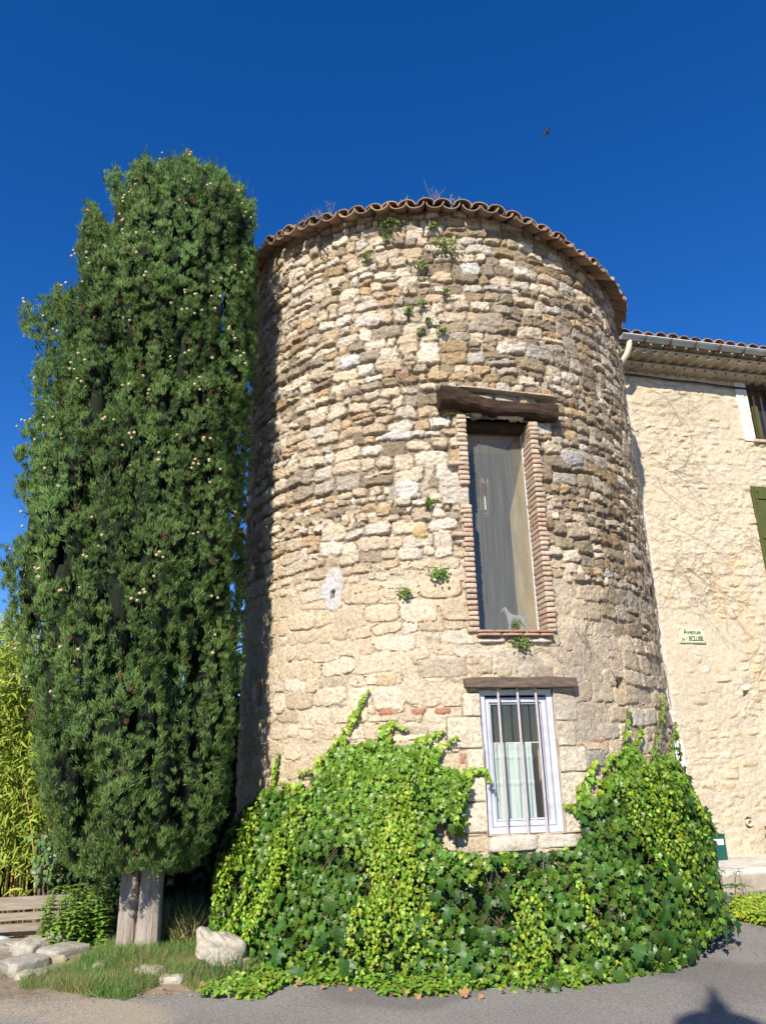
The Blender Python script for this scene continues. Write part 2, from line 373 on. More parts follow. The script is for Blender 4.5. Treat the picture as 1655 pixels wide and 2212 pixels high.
def tower_field():
    f = Field(-4.8, 4.8, -.2, 8.2, .01)
    X, Z = f.X, f.Z
    f.W1 = fbm(X*9, Z*9, oct=3, seed=3)*.026+fbm(X*34, Z*34, oct=2, seed=5)*.014
    f.W2 = fbm(X*8+40, Z*10, oct=3, seed=4)*.022+fbm(X*34, Z*34, oct=2, seed=6)*.012
    def rough(x, z):       # 1 where the joints are open, 0 where mortar lies flush
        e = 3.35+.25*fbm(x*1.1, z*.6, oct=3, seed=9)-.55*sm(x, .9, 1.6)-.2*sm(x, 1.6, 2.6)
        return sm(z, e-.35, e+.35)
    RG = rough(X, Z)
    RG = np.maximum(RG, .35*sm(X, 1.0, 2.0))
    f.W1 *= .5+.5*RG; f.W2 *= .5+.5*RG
    mort = -(.006+.033*RG)+fbm(X*6, Z*6, oct=4, seed=12)*(.006+.007*RG)
    f.H = mort.copy()
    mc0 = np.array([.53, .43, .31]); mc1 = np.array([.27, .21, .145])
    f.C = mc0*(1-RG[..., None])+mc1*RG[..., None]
    dirt = sm(fbm(X*1.2, Z*1.2, oct=3, seed=15)+.5*sm(X, .9, 2.0), .25, .8)[..., None]
    f.C = f.C*(1-dirt*.35)+np.array([.22, .18, .13])*dirt*.35
    r = random.Random(5)
    def region(x, z):
        g = float(rough(x, z))
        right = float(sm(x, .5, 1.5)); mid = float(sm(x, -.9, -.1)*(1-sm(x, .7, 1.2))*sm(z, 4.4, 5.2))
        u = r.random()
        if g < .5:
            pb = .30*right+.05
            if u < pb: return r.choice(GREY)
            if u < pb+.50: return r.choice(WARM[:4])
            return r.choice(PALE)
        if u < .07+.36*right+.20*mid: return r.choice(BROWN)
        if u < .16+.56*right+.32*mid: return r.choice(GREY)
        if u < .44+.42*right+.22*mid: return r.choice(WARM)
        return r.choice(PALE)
    z = -.2; k = 0
    while z < 8.1:
        low = z < 3.1
        h = r.uniform(.12, .215) if low else r.choice([r.uniform(.065, .10), r.uniform(.10, .14), r.uniform(.115, .165)])
        x = -4.8+r.uniform(0, .2)
        while x < 4.8:
            g = float(rough(x, z))
            w = h*r.uniform(.8, 2.4) if g > .5 else h*r.uniform(.8, 2.6)
            w = min(max(w, .07), .40)
            zo = .07*float(vn(x*.35, k*.18, seed=31))+.018*float(vn(x*1.6, k*1.0, seed=32))
            parts = [(0, h)]
            if h > .12 and r.random() < .16:
                s_ = r.uniform(.35, .65); parts = [(0, h*s_), (h*s_, h*(1-s_))]
            elif r.random() < .10: parts = [(-.25*h, h*1.25)]
            for (o, hh) in parts:
                j = r.uniform(.002, .014) if g > .5 else r.uniform(.002, .014)
                a = w/2-j/2; b = hh/2-j/2
                if a < .02 or b < .012: continue
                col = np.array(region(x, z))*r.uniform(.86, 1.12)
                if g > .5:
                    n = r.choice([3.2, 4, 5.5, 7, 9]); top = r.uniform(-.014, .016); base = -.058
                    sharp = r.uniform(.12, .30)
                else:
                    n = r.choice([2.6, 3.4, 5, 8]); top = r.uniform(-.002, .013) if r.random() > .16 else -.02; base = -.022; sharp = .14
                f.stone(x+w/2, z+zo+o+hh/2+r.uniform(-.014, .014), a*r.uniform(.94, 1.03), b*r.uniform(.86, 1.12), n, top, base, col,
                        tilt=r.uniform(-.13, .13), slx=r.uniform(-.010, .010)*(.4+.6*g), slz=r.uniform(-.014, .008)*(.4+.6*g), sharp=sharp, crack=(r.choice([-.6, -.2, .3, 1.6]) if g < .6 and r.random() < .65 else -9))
            x += w
        z += h; k += 1
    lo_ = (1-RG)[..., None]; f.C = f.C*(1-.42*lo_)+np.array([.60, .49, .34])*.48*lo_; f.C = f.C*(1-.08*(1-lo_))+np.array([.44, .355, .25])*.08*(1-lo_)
    # small packing stones in the joints
    for _ in range(900):
        x = r.uniform(-4.6, 4.6); zz = r.uniform(0, 7.8); g = float(rough(x, zz))
        a = r.uniform(.015, .05); b = a*r.uniform(.4, .8)
        f.stone(x, zz, a, b, 3, -.018 if g > .5 else r.uniform(-.004, .006), -.05, np.array(region(x, zz))*r.uniform(.8, 1.05), tilt=r.uniform(-.3, .3))
    # measured single stones: red bricks, ochre stones, large blocks
    def at(px, py, wpx, hpx, col, top=.012, n=4, tilt=0, base=-.02):
        t, zz = cyl(px, py); u0, _ = cyl(px-wpx/2, py); u1, _ = cyl(px+wpx/2, py); _, za = cyl(px, py-hpx/2); _, zb = cyl(px, py+hpx/2)
        f.stone(t*TR, zz, abs(u1-u0)*TR/2, abs(za-zb)/2, n, top, base, col, tilt=tilt, force=True)
    for px in (835, 905, 957): at(px, 1540-(3 if px > 900 else 0), 34, 15, (.42, .20, .12), .010)
    at(910, 1150, 38, 30, (.52, .37, .19), .026, 3); at(828, 1097, 36, 18, (.50, .36, .19), .014)
    at(870, 808, 32, 22, (.36, .20, .15), .012, 3); at(1000, 1640, 12, 26, (.45, .24, .16), .008)
    at(955, 1443, 108, 44, (.47, .39, .28), .012, 8); at(833, 1467, 44, 30, (.58, .44, .27), .010, 5)
    at(1240, 990, 46, 34, (.40, .38, .34), .03, 3); at(855, 940, 66, 20, (.55, .51, .44), .01, 5); at(770, 1095, 4, 4, (.5, .45, .4))
    at(880, 1057, 52, 36, (.60, .56, .5), .006, 3); at(980, 1055, 66, 34, (.52, .46, .38), .012, 6)
    at(800, 690, 66, 24, (.58, .52, .42), .01, 7); at(755, 779, 42, 24, (.62, .6, .56), .012, 4); at(1060, 690, 62, 32, (.38, .31, .22), .012, 6)
    at(1018, 577, 42, 26, (.58, .55, .48), .012, 5); at(1050, 1440, 30, 36, (.56, .46, .33), .018, 5); at(1135, 1450, 34, 26, (.60, .52, .4), .014, 5)
    at(1090, 1452, 34, 26, (.50, .41, .28), .016, 4); at(1175, 1452, 40, 28, (.42, .34, .24), .01, 5); at(1155, 1400, 0.1, .1, (.4, .4, .4))
    at(1285, 1640, 50, 40, (.36, .32, .27), .01, 5); at(1290, 1600, 40, 8, (.4, .22, .15), .01, 5)
    # cut quoins flush with the wall on both sides of the small window, and one long stone in the brick jamb
    W1, W2 = f.W1, f.W2; f.W1 = W1*.3; f.W2 = W2*.3
    for (sd, lst) in ((-1, ((.15, 1.93, 2.14), (.30, 1.66, 1.93), (.14, 1.43, 1.66), (.17, 1.22, 1.43), (.26, .97, 1.22))), (1, ((.24, 1.88, 2.13), (.20, 1.66, 1.88), (.29, 1.44, 1.66), (.26, 1.16, 1.44), (.24, .94, 1.16)))):
        for (w_, z0, z1) in lst:
            e = (LW0 if sd < 0 else LW1)*TR-sd*.02
            f.stone(e+sd*(w_+.02)/2, (z0+z1)/2, (w_+.02)/2+.007, (z1-z0)/2+.005, 14, -.014, -.02, (.36, .29, .2), sharp=.1, force=True)
            f.stone(e+sd*(w_+.02)/2, (z0+z1)/2, (w_+.02)/2, (z1-z0)/2-.003, 12, .014, -.02, np.array((.72, .62, .46))*r.uniform(.94, 1.04), sharp=.15, force=True)
    f.W1, f.W2 = W1, W2
    f.stone(TW0*TR-.13, 4.03, .15, .085, 7, .016, -.03, (.56, .48, .38), sharp=.15, force=True)
    # grey cement patch round the small hole
    t, zz = cyl(718, 1272); q = ((X-t*TR)/.14)**2+((Z-zz)/.21)**2+fbm(X*9, Z*9, oct=3, seed=22)*.6
    w = sm(-q, -1.0, -.75); f.H = f.H*(1-w)+(.006+fbm(X*14, Z*14, oct=2, seed=23)*.003)*w; f.C = f.C*(1-w[..., None])+np.array([.56, .53, .50])*w[..., None]
    # smeared grey render right of and under the tall window
    xs = 1.02; w = sm(fbm(X*2.2, Z*2.2, oct=4, seed=41)+.9*np.exp(-((X-1.15)/.35)**2-((Z-2.45)/.9)**2)+.3*np.exp(-((X-.35)/.7)**2-((Z-2.5)/.16)**2), .42, .62)*(Z < 3.6)*(X > -.3)
    f.H = f.H*(1-w*.5)+(.002+fbm(X*10, Z*10, oct=3, seed=43)*.012)*w*.5; f.C = f.C*(1-w[..., None]*.5)+np.array([.36, .30, .23])*w[..., None]*.5
    # dark algae running down from the eave
    w = sm(fbm(X*1.6+9, Z*.5, oct=4, seed=51)*.9+.75*np.exp(-((X-.35)/.75)**2-((Z-6.1)/1.3)**2)+.6*np.exp(-((X-2.2)/1.3)**2-((Z-4.6)/2.2)**2), .35, 1.0)[..., None]
    f.C = f.C*(1-w*.55)+f.C*np.array([.52, .50, .46])*w*.55
    # fine chipped surface
    f.H += fbm(X*15, Z*22, oct=4, seed=61, gain=.65)*(.0055+.010*RG)+np.abs(fbm(X*8, Z*15, oct=3, seed=62))*-.014*(.2+RG)
    # putlog holes
    for (px, py, w_, h_) in ((555, 1500, .09, .10), (1342, 1480, .05, .06), (718, 1284, .016, .035), (742, 580, .018, .02), (742, 722, .018, .02), (1110, 1600, .001, .001)):
        t, zz = cyl(px, py); q = np.maximum(np.abs(X-t*TR+f.W1)/w_, np.abs(Z-zz+f.W2)/h_)
        hm = sm(-q, -1.15, -.85); f.H = f.H*(1-hm)-.16*hm; f.C *= (1-.25*hm[..., None])
    return f
TF = tower_field()

def grid_mesh(name, P, C, keep, mat_, parent):
    nz, nx = P.shape[:2]
    i = np.arange(nz-1)[:, None]*nx+np.arange(nx-1)[None]
    Q = np.stack([i, i+1, i+nx+1, i+nx], -1)[keep]
    used = np.zeros(nz*nx, bool); used[Q.ravel()] = True
    mp = np.cumsum(used)-1
    return raw_mesh(name, P.reshape(-1, 3)[used], mp[Q], mat_, parent, C.reshape(-1, 3)[used], smooth=True)

# ------------------------------------------------------------------ the tower
tower = thing('stone_tower', 'round rubble stone tower with tiled eave, tall brick edged window and small barred window', 'tower')
fine = np.arange(-math.radians(106), math.radians(106), .0105/TR)
ths = np.concatenate([fine, np.arange(math.radians(106), math.radians(254), .05), [math.radians(254)]])
vv = np.concatenate([[0], np.arange(.02, 1.0, .0105/7.6), [1.0]])
TH, VV = np.meshgrid(ths, vv)
thw = np.where(TH > np.pi, TH-2*np.pi, TH)
ZZ = -.15+(ztop(thw)+.15+.03)*VV
Hh, Cc = TF.sample(np.clip(thw*TR, -4.79, 4.79), ZZ)
back = sm(np.abs(thw), math.radians(103), math.radians(106)); Hh = Hh*(1-back)
P = tw(TH, ZZ, Hh)
thc = (TH[:-1, :-1]+TH[1:, 1:])/2; zc = (ZZ[:-1, :-1]+ZZ[1:, 1:])/2
keep = ~(((thc > TW0) & (thc < TW1) & (zc > TZ0) & (zc < TZ1)) | ((thc > LW0) & (thc < LW1) & (zc > LZ0) & (zc < LZ1)))
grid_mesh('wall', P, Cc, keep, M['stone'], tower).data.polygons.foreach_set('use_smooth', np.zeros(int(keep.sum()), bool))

# local frame of the two windows
wt = np.array([math.cos(TH_W), math.sin(TH_W), 0]); wnrm = np.array([math.sin(TH_W), -math.cos(TH_W), 0]); WAX = np.array([wt, wnrm, [0, 0, 1]])
W0 = np.array([TC[0], TC[1], 0])+wnrm*2.505
def wl(u, d, z): return W0+wt*u-wnrm*d+np.array([0, 0, z])     # u to the right, d into the wall
def u_at(px, py, d=0.0):                                        # pixel -> local u on the plane at depth d
    p0 = wl(0, d, 0); r_ = ray(px, py); t = np.dot(p0-EYE, wnrm)/np.dot(r_, wnrm); q = EYE+r_*t-p0
    return float(np.dot(q, wt)), float(q[2])
uL, uR = (TW0-TH_W)*TR, (TW1-TH_W)*TR
lL, lR = (LW0-TH_W)*TR, (LW1-TH_W)*TR
# brick jambs
BR = [(.50, .36, .25), (.47, .28, .19), (.54, .41, .29), (.44, .31, .23), (.56, .45, .33), (.48, .37, .27)]
def jamb(side):
    b = MB(); r = random.Random(3+side); z = TZ0-.02; edge = uL if side < 0 else uR
    # mortar backing, then brick after brick
    b.box(wl(edge+side*.045, .14, (TZ0+TZ1)/2), (.042, .13, (TZ1-TZ0)/2+.01), WAX, col=(.42, .34, .25))
    while z < TZ1-.01:
        h = r.uniform(.036, .046); wd = r.uniform(.075, .10) if side < 0 else r.uniform(.07, .09)
        if side < 0 and r.random() < .05: wd = .2
        c = (np.array(r.choice(BR))*.68+np.array([.56, .46, .34])*.32)*r.uniform(.85, 1.1)
        if side < 0 and 3.93 < z < 4.12: z += .05; continue
        jut = r.uniform(0, .007)
        hw = (wd+.012)/2
        b.rock(wl(edge+side*(hw-.012), .115-jut, z+h/2), (hw, .145, h/2), WAX, n=4, k=16, rough=.010, freq=14, seed=int(z*100), col=c)
        z += h+r.uniform(.006, .013)
    return b.build('brick_jamb', M['brick'], tower, smooth=False)
jamb(-1); jamb(1)
# sill of the tall window: two thin brick courses and flat stones under them
b = MB(); r = random.Random(8)
for zz, hh, jt, cl in ((2.685, .013, .02, (.36, .24, .17)), (2.652, .014, .035, (.46, .27, .19))):
    u = uL-.02
    while u < uR+.02:
        w_ = min(r.uniform(.14, .28), uR+.03-u)
        if w_ > .02: b.rock(wl(u+w_/2, .10-jt, zz), (w_/2-.003, .15, hh), WAX, n=4, k=8, rough=.004, freq=12, seed=int(u*50+9), col=np.array(cl)*r.uniform(.85, 1.15))
        u += w_
for (u, w_, c) in ((uL+.13, .13, (.62, .56, .46)), (uL+.36, .10, (.42, .34, .26)), (uR-.12, .15, (.58, .5, .4))):
    b.rock(wl(u, .06, 2.605), (w_, .10, .021), WAX, n=6, k=6, rough=.012, freq=9, seed=int(u*90), col=c)
b.build('window_sill', M['brick'], tower)
# dark timber lintel, thicker and bulging at its left end
uA, _ = u_at(950, 870, -.05); uB, _ = u_at(1203, 895, -.02)
pp = np.linspace(0, 1, 40); b = MB()
ce = []; rr = []
for t in pp:
    ce.append(wl(uA+(uB-uA)*t, .0+.06*math.sin(t*3.1)*0-.035+.05*t, 5.055-.085*sm(t, .08, .5)+.0*t)); rr.append(.098-.022*float(sm(t, .1, .35)))
ce = np.array(ce); rr = np.array(rr); seg = 20; a = np.linspace(0, 2*np.pi, seg, endpoint=False)
V = []
for i_, (c_, r_) in enumerate(zip(ce, rr)):
    for a_ in a:
        x_, y_ = math.cos(a_), math.sin(a_); k_ = (abs(x_)**4+abs(y_)**4)**-.25
        q = c_+(-wnrm*x_*1.25+np.array([0, 0, 1])*y_)*r_*k_
        V.append(q)
V = np.array(V); V += wnrm*(fbm(V[:, 0]*6, V[:, 2]*16, V[:, 1]*6, seed=3)*.03)[:, None]; V[:, 2] += fbm(V[:, 0]*4, V[:, 2]*4, V[:, 1]*4, seed=8)*.03
n_ = len(pp); ii = np.arange(n_-1)[:, None]*seg; jj = np.arange(seg)[None]; j2 = (jj+1) % seg
V = np.concatenate([V, ce[:1], ce[-1:]])
b.add(V, Q=np.stack([ii+jj, ii+seg+jj, ii+seg+j2, ii+j2], -1).reshape(-1, 4), T=[[n_*seg, k, (k+1) % seg] for k in range(seg)]+[[n_*seg+1, (n_-1)*seg+(k+1) % seg, (n_-1)*seg+k] for k in range(seg)])
b.build('timber_lintel', M['beam'], tower)
b = MB(); b.rock(wl((uA+uB)/2+.12, .03, 5.165), ((uB-uA)/2-.08, .10, .012), np.array([wt+np.array([0, 0, -.055]), wnrm, [0, 0, 1]]), n=10, k=8, rough=.012, freq=5, seed=2, col=(.52, .43, .31)); b.build('mortar_ledge', M['stone'], tower)
# small window: grey timber lintel, quoins, sill
uA2, _ = u_at(1003, 1478, -.02); uB2, _ = u_at(1247, 1482, -.02)
b = MB(); b.rock(wl((uA2+uB2)/2, .05, 2.222), ((uB2-uA2)/2, .115, .050), WAX, n=18, k=14, rough=.016, freq=5, seed=6); b.build('timber_lintel', M['greybeam'], tower)
b = MB(); b.rock(wl((lL+lR)/2-.13, .13, .885), ((lR-lL)/2*.62, .175, .062), WAX, n=12, k=9, rough=.02, freq=5, seed=10, col=(.60, .53, .42))
b.rock(wl((lL+lR)/2+.27, .13, .888), ((lR-lL)/2*.53, .165, .058), WAX, n=12, k=9, rough=.02, freq=5, seed=15, col=(.58, .52, .42)); b.build('stone_sill', M['block'], tower)

# reveals and the dim rooms behind both windows
def niche(u0, u1, z0, z1, d0, d1, depth, name, ncol=(.68, .50, .27)):
    b = MB(); n = 24
    def sheet(p00, p10, p01, seed, nrm):
        s_ = np.linspace(0, 1, n+1); A, B_ = np.meshgrid(s_, s_)
        Pn = p00+(p10-p00)*A[..., None]+(p01-p00)*B_[..., None]
        nz = fbm(Pn[..., 0]*5+seed, Pn[..., 2]*5, Pn[..., 1]*5, oct=4, seed=seed)
        Pn = Pn+np.asarray(nrm)*(nz*.02)[..., None]
        i = np.arange(n)[:, None]*(n+1)+np.arange(n)[None]
        cc = np.array(ncol)*(1+.25*nz[..., None])
        b.add(Pn.reshape(-1, 3), Q=np.stack([i, i+1, i+n+2, i+n+1], -1).reshape(-1, 4), col=cc.reshape(-1, 3))
    e = .0
    sheet(wl(u0, d0, z0), wl(u0-.03, d1, z0), wl(u0, d0, z1), 1, wt); sheet(wl(u1, d0, z0), wl(u1+.03, d1, z0), wl(u1, d0, z1), 2, wt)
    sheet(wl(u0, d0, z1), wl(u1, d0, z1), wl(u0, d1, z1), 3, (0, 0, 1)); sheet(wl(u0, d0, z0), wl(u1, d0, z0), wl(u0, d1, z0), 4, (0, 0, 1))
    b.build('window_reveal', M['niche'], tower, smooth=True)
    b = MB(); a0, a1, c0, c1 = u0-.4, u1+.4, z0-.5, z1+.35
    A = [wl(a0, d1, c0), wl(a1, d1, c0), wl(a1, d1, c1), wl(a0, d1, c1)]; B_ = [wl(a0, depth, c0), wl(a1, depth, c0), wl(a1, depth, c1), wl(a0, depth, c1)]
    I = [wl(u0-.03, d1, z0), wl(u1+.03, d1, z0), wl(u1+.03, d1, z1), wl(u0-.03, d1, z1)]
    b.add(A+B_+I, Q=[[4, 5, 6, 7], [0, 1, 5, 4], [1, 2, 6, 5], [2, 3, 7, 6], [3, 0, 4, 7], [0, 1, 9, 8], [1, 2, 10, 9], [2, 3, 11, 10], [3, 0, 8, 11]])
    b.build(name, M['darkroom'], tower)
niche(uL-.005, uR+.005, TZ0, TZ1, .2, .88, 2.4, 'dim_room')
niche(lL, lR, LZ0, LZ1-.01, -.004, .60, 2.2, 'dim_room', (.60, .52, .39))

# tall window: slim frame, dusty glass whose film colour also stands in for reflected haze
gd = .24
win = MB()
for (a0, a1, c0, c1) in ((uL, uR, TZ0, TZ0+.02), (uL, uR, TZ1-.05, TZ1-.03), (uL, uL+.012, TZ0+.02, TZ1-.05), (uR-.012, uR, TZ0+.02, TZ1-.05)):
    win.box(wl((a0+a1)/2, gd, (c0+c1)/2), ((a1-a0)/2, .014, (c1-c0)/2), WAX)
tall = win.build('tall_window', M['white'], tower)
g = MB(); g.box(wl((uL+uR)/2, gd+.002, (TZ0+TZ1)/2-.01), ((uR-uL)/2-.012, .003, (TZ1-TZ0)/2-.035), WAX); g.build('glass_pane', M['glass'], tall)
g = MB(); g.box(wl((uL+uR)/2, .20, TZ1-.015), ((uR-uL)/2+.02, .10, .035), WAX); g.build('lintel_board', M['beam'], tower)

# small window: outer frame, sash, glass, three bars
fd = .055; fm = MB()
def ringframe(m, u0, u1, z0, z1, w_, d, th):
    m.box(wl(u0+w_/2, d, (z0+z1)/2), (w_/2, th, (z1-z0)/2), WAX); m.box(wl(u1-w_/2, d, (z0+z1)/2), (w_/2, th, (z1-z0)/2), WAX)
    m.box(wl((u0+u1)/2, d, z0+w_/2), ((u1-u0)/2-w_, th, w_/2), WAX); m.box(wl((u0+u1)/2, d, z1-w_/2), ((u1-u0)/2-w_, th, w_/2), WAX)
ringframe(fm, lL+.004, lR-.004, LZ0+.006, LZ1-.002, .052, fd+.02, .035)
small = fm.build('small_window', M['frame'], tower)
fm = MB(); ringframe(fm, lL+.061, lR-.061, LZ0+.063, LZ1-.075, .040, fd+.035, .022); ringframe(fm, lL+.106, lR-.106, LZ0+.108, LZ1-.120, .012, fd+.045, .016); sash = fm.build('window_sash', M['frame'], small)
g = MB(); g.box(wl((lL+lR)/2, fd+.05, (LZ0+LZ1)/2), ((lR-lL)/2-.11, .003, (LZ1-LZ0)/2-.112), WAX); g.build('glass_pane', M['glass2'], small)
for (xt, xb) in ((1074.5, 1098.5), (1115.5, 1144), (1154.5, 1186)):
    u1_, _ = u_at(xt, 1510, .0); u2_, _ = u_at(xb, 1790, .0); u_ = (u1_+u2_)/2
    g = MB(); g.box(wl(u_, .0, (LZ0+LZ1)/2), (.0085, .0085, (LZ1-LZ0)/2+.012), WAX, bev=.002); g.build('window_bar', M['bar'], tower)
# lace half curtain behind the glass
cu = np.linspace(lL+.115, lR-.20, 90); cz = np.linspace(LZ0+.10, 1.70, 60); CU, CZ = np.meshgrid(cu, cz)
wav = .008*np.sin(CU*58+1.5*np.sin(CZ*2.5))+.004*np.sin(CU*131)
band = (np.abs(CZ-1.36) < .014)*.006+(np.abs(CZ-(1.57+.008*np.abs(np.sin(CU*42)))) < .008)*.006+(CZ > 1.645)*.004
Pc = W0+wt*CU[..., None]-wnrm*(fd+.085+wav-band)[..., None]; Pc[..., 2] = CZ
cur = grid_mesh('lace_curtain', Pc, np.ones(Pc.shape), np.ones((59, 89), bool), M['curtain'], None)
tag(cur, 'pale green half curtain with scalloped lace band behind the barred window', 'curtain')
g = MB(); g.tube([wl(lL+.11, fd+.085, 1.702), wl(lR-.11, fd+.085, 1.702)], .005, 6); g.build('curtain_rail', M['white'], cur)

# eave: canal tiles laid round the wall head, then the cone above
def tile_half(m, o, ax_out, ax_side, ax_up, L, w0, w1, arch, th, col, drop=0):
    """a half round tile: starts at o, runs along -ax_out for L; arch>0 cover tile, arch<0 channel"""
    n = 9; a = np.linspace(0, math.pi, n); V = []
    for (t, w) in ((0, w0), (1, w1)):
        for rr_ in (1, 1-th/w0):
            for q in a:
                V.append(o-ax_out*L*t+ax_side*math.cos(q)*w*rr_+ax_up*(math.sin(q)*w*rr_*arch*.8+drop*t))
    V = np.array(V); Q = []
    for k in range(n-1):
        Q += [[k, k+1, 2*n+k+1, 2*n+k], [n+k+1, n+k, 3*n+k, 3*n+k+1], [k+1, k, n+k, n+k+1], [2*n+k, 2*n+k+1, 3*n+k+1, 3*n+k]]
    Q += [[0, 2*n, 3*n, n], [n-1, 2*n-1, 4*n-1, 3*n-1]]
    m.add(V, Q=Q, col=col)
TCOL = [(.30, .20, .13), (.36, .25, .16), (.27, .20, .14), (.40, .29, .19), (.24, .18, .13), (.33, .20, .13)]
apex = np.array([TC[0], TC[1], 8.72])
roof = MB(); r = random.Random(21); NT = 84
for k in range(NT):
    th = 2*math.pi*(k+.5*0)/NT-math.pi+r.uniform(-.006, .006)
    zt = float(ztop(th))
    for kind in (0, 1):
        t2 = th+(math.pi/NT if kind else 0); zt = float(ztop((t2+math.pi) % (2*math.pi)-math.pi))
        out = np.array([math.sin(t2), -math.cos(t2), 0]); side = np.array([math.cos(t2), math.sin(t2), 0])
        for row in range(6):
            Ro = TR+.155+r.uniform(-.03, .03)-row*.40
            if Ro < .5: break
            sl_ = (apex[2]-(zt+.05))/(TR+.17)
            zz = zt-.105+(TR+.155-Ro)*sl_
            o = np.array([TC[0], TC[1], 0])+out*Ro; o[2] = zz+(.075 if kind == 0 else .085)+r.uniform(-.008, .008)
            sc_ = max(.35, (Ro/TR))
            if kind == 0:  # cover tile
                o[2] += .012
                tile_half(roof, o, out, side, np.array([0, 0, 1.]), .44, .098*sc_, .085*sc_, 1, .014, np.array(r.choice(TCOL))*r.uniform(.8, 1.2), drop=.40*sl_)
            else:
                tile_half(roof, o+np.array([0, 0, .012])+out*.03, out, side, np.array([0, 0, 1.]), .44, .098*sc_, .085*sc_, -1, .014, np.array(r.choice(TCOL))*r.uniform(.8, 1.1), drop=.40*sl_)
roof_o = roof.build('tiled_roof', M['tile'], tower, smooth=False)
# mortar bed between wall head and tiles, and the solid cone under the tiles
tt = np.linspace(-math.pi, math.pi, 181); prof = [(-.10, -.06), (-.05, -.01), (-.03, .03), (-.1, .06)]
Pm = np.stack([tw(tt, ztop(tt)+dz+fbm(tt*14, tt*0+dz*30, oct=3, seed=7)*.02, dr+fbm(tt*17, tt*0+3, oct=3, seed=9)*.02) for dr, dz in prof]+[np.broadcast_to(apex-[0, 0, .05], (181, 3))])
grid_mesh('roof_bed', Pm, np.broadcast_to(np.array([.34, .27, .19]), Pm.shape), np.ones((4, 180), bool), M['stone'], tower)

# ------------------------------------------------------------------ the house
HA = math.radians(14); HU = np.array([math.cos(HA), math.sin(HA), 0]); HN = np.array([math.sin(HA), -math.cos(HA), 0]); H0 = np.array([4.95, 10.8, 0]); HAX = np.array([HU, HN, [0, 0, 1]])
def hp(u, o, z): return H0+HU*u+HN*o+np.array([0, 0, z])       # o = out of the wall
def house_field():
    f = Field(-2.4, 3.0, 0, 7.5, .0125)
    X, Z = f.X, f.Z
    f.W1 = fbm(X*12, Z*12, oct=3, seed=73)*.02; f.W2 = fbm(X*12+40, Z*12, oct=3, seed=74)*.02
    f.H = fbm(X*5, Z*5, oct=5, seed=75)*.011+fbm(X*1.1, Z*1.1, oct=2, seed=76)*.01
    pl = np.array([.59, .50, .365]); f.C = pl*(1+fbm(X*1.5, Z*1.5, oct=3, seed=78)*.12)[..., None]
    r = random.Random(44); z = 0
    while z < 7.5:
        h = r.uniform(.09, .16); x = -2.4
        while x < 3:
            w = h*r.uniform(1.3, 2.8); show = r.random() < .62
            if show:
                t_ = r.uniform(-.006, .014); c = np.array(r.choice([(.62, .50, .32), (.56, .44, .28), (.66, .58, .44), (.50, .42, .30), (.60, .46, .28)]))*r.uniform(.9, 1.08)
                f.stone(x+w/2+r.uniform(-.02, .02), z+h/2+.06*float(vn(x*.8, z*2, seed=80)), w/2*r.uniform(.55, .9), h/2*r.uniform(.45, .85), r.choice([2.2, 3, 4]), t_+.006, -.02, c, tilt=r.uniform(-.15, .15),
                        slx=r.uniform(-.008, .008), slz=r.uniform(-.012, .006), sharp=.30, blend=.8)
            x += w
        z += h
    f.H += fbm(X*13, Z*18, oct=4, seed=83, gain=.62)*.014*(.35+sm(fbm(X*1.3, Z*1.3, oct=2, seed=87), -.3, .4))
    # smoother ochre strip and a pale strip along the tower
    w = sm(-np.abs(X-.35+.05*(Z-4)), -.16, -.10)*sm(Z, 2.2, 2.5)*(1-sm(Z, 4.3, 4.6)); f.C = f.C*(1-.5*w[..., None])+np.array([.66, .47, .27])*.5*w[..., None]
    w = sm(-np.abs(X+.05), -.14, -.10)*sm(Z, 3.2, 3.4)*(1-sm(Z, 4.2, 4.3)); f.C = f.C*(1-.5*w[..., None])+np.array([.66, .49, .29])*.5*w[..., None]
    w = sm(-X, 1.02, 1.08); f.C = f.C*(1-.8*w[..., None])+np.array([.66, .60, .50])*.8*w[..., None]; f.H *= (1-.6*w)
    g = (1-sm(Z, .25, .9))*sm(fbm(X*3, Z*3, oct=3, seed=84), -.3, .5); f.C = f.C*(1-.25*g[..., None])
    for (u, z, a, q) in ((.142, 2.337, .035, .045), (-.163, .66, .048, .06)):
        d = np.sqrt(((X-u)/a)**2+((Z-z)/q)**2); w = sm(-d, -1.15, -.85); f.H = f.H*(1-w)-.22*w
    return f
HF = house_field()
house = thing('village_house', 'cream rendered rubble house with canal tile eave, zinc gutter and olive shutter', 'house')
hu = np.concatenate([np.arange(-2.38, 2.2, .014), np.arange(2.2, 2.95, .04), [4, 6, 8.5]]); hz = np.arange(0, 7.42, .014)
HUU, HZZ = np.meshgrid(hu, hz); hh_, hc_ = HF.sample(np.clip(HUU, -2.39, 2.9), HZZ)
Ph = H0+HU*HUU[..., None]+HN*hh_[..., None]; Ph[..., 2] = HZZ
uc = (HUU[:-1, :-1]+HUU[1:, 1:])/2; zc = (HZZ[:-1, :-1]+HZZ[1:, 1:])/2
HW = (1.16, 2.25, 6.34, 7.40); HW2 = (1.50, 2.55, 3.9, 5.5)
kp = ~(((uc > HW[0]) & (uc < HW[1]) & (zc > HW[2])) | ((uc > HW2[0]) & (uc < HW2[1]) & (zc > HW2[2]) & (zc < HW2[3])))
grid_mesh('wall', Ph, hc_, kp, M['plaster'], house).data.polygons.foreach_set('use_smooth', np.zeros(int(kp.sum()), bool))
b = MB(); pl = (.62, .53, .38)
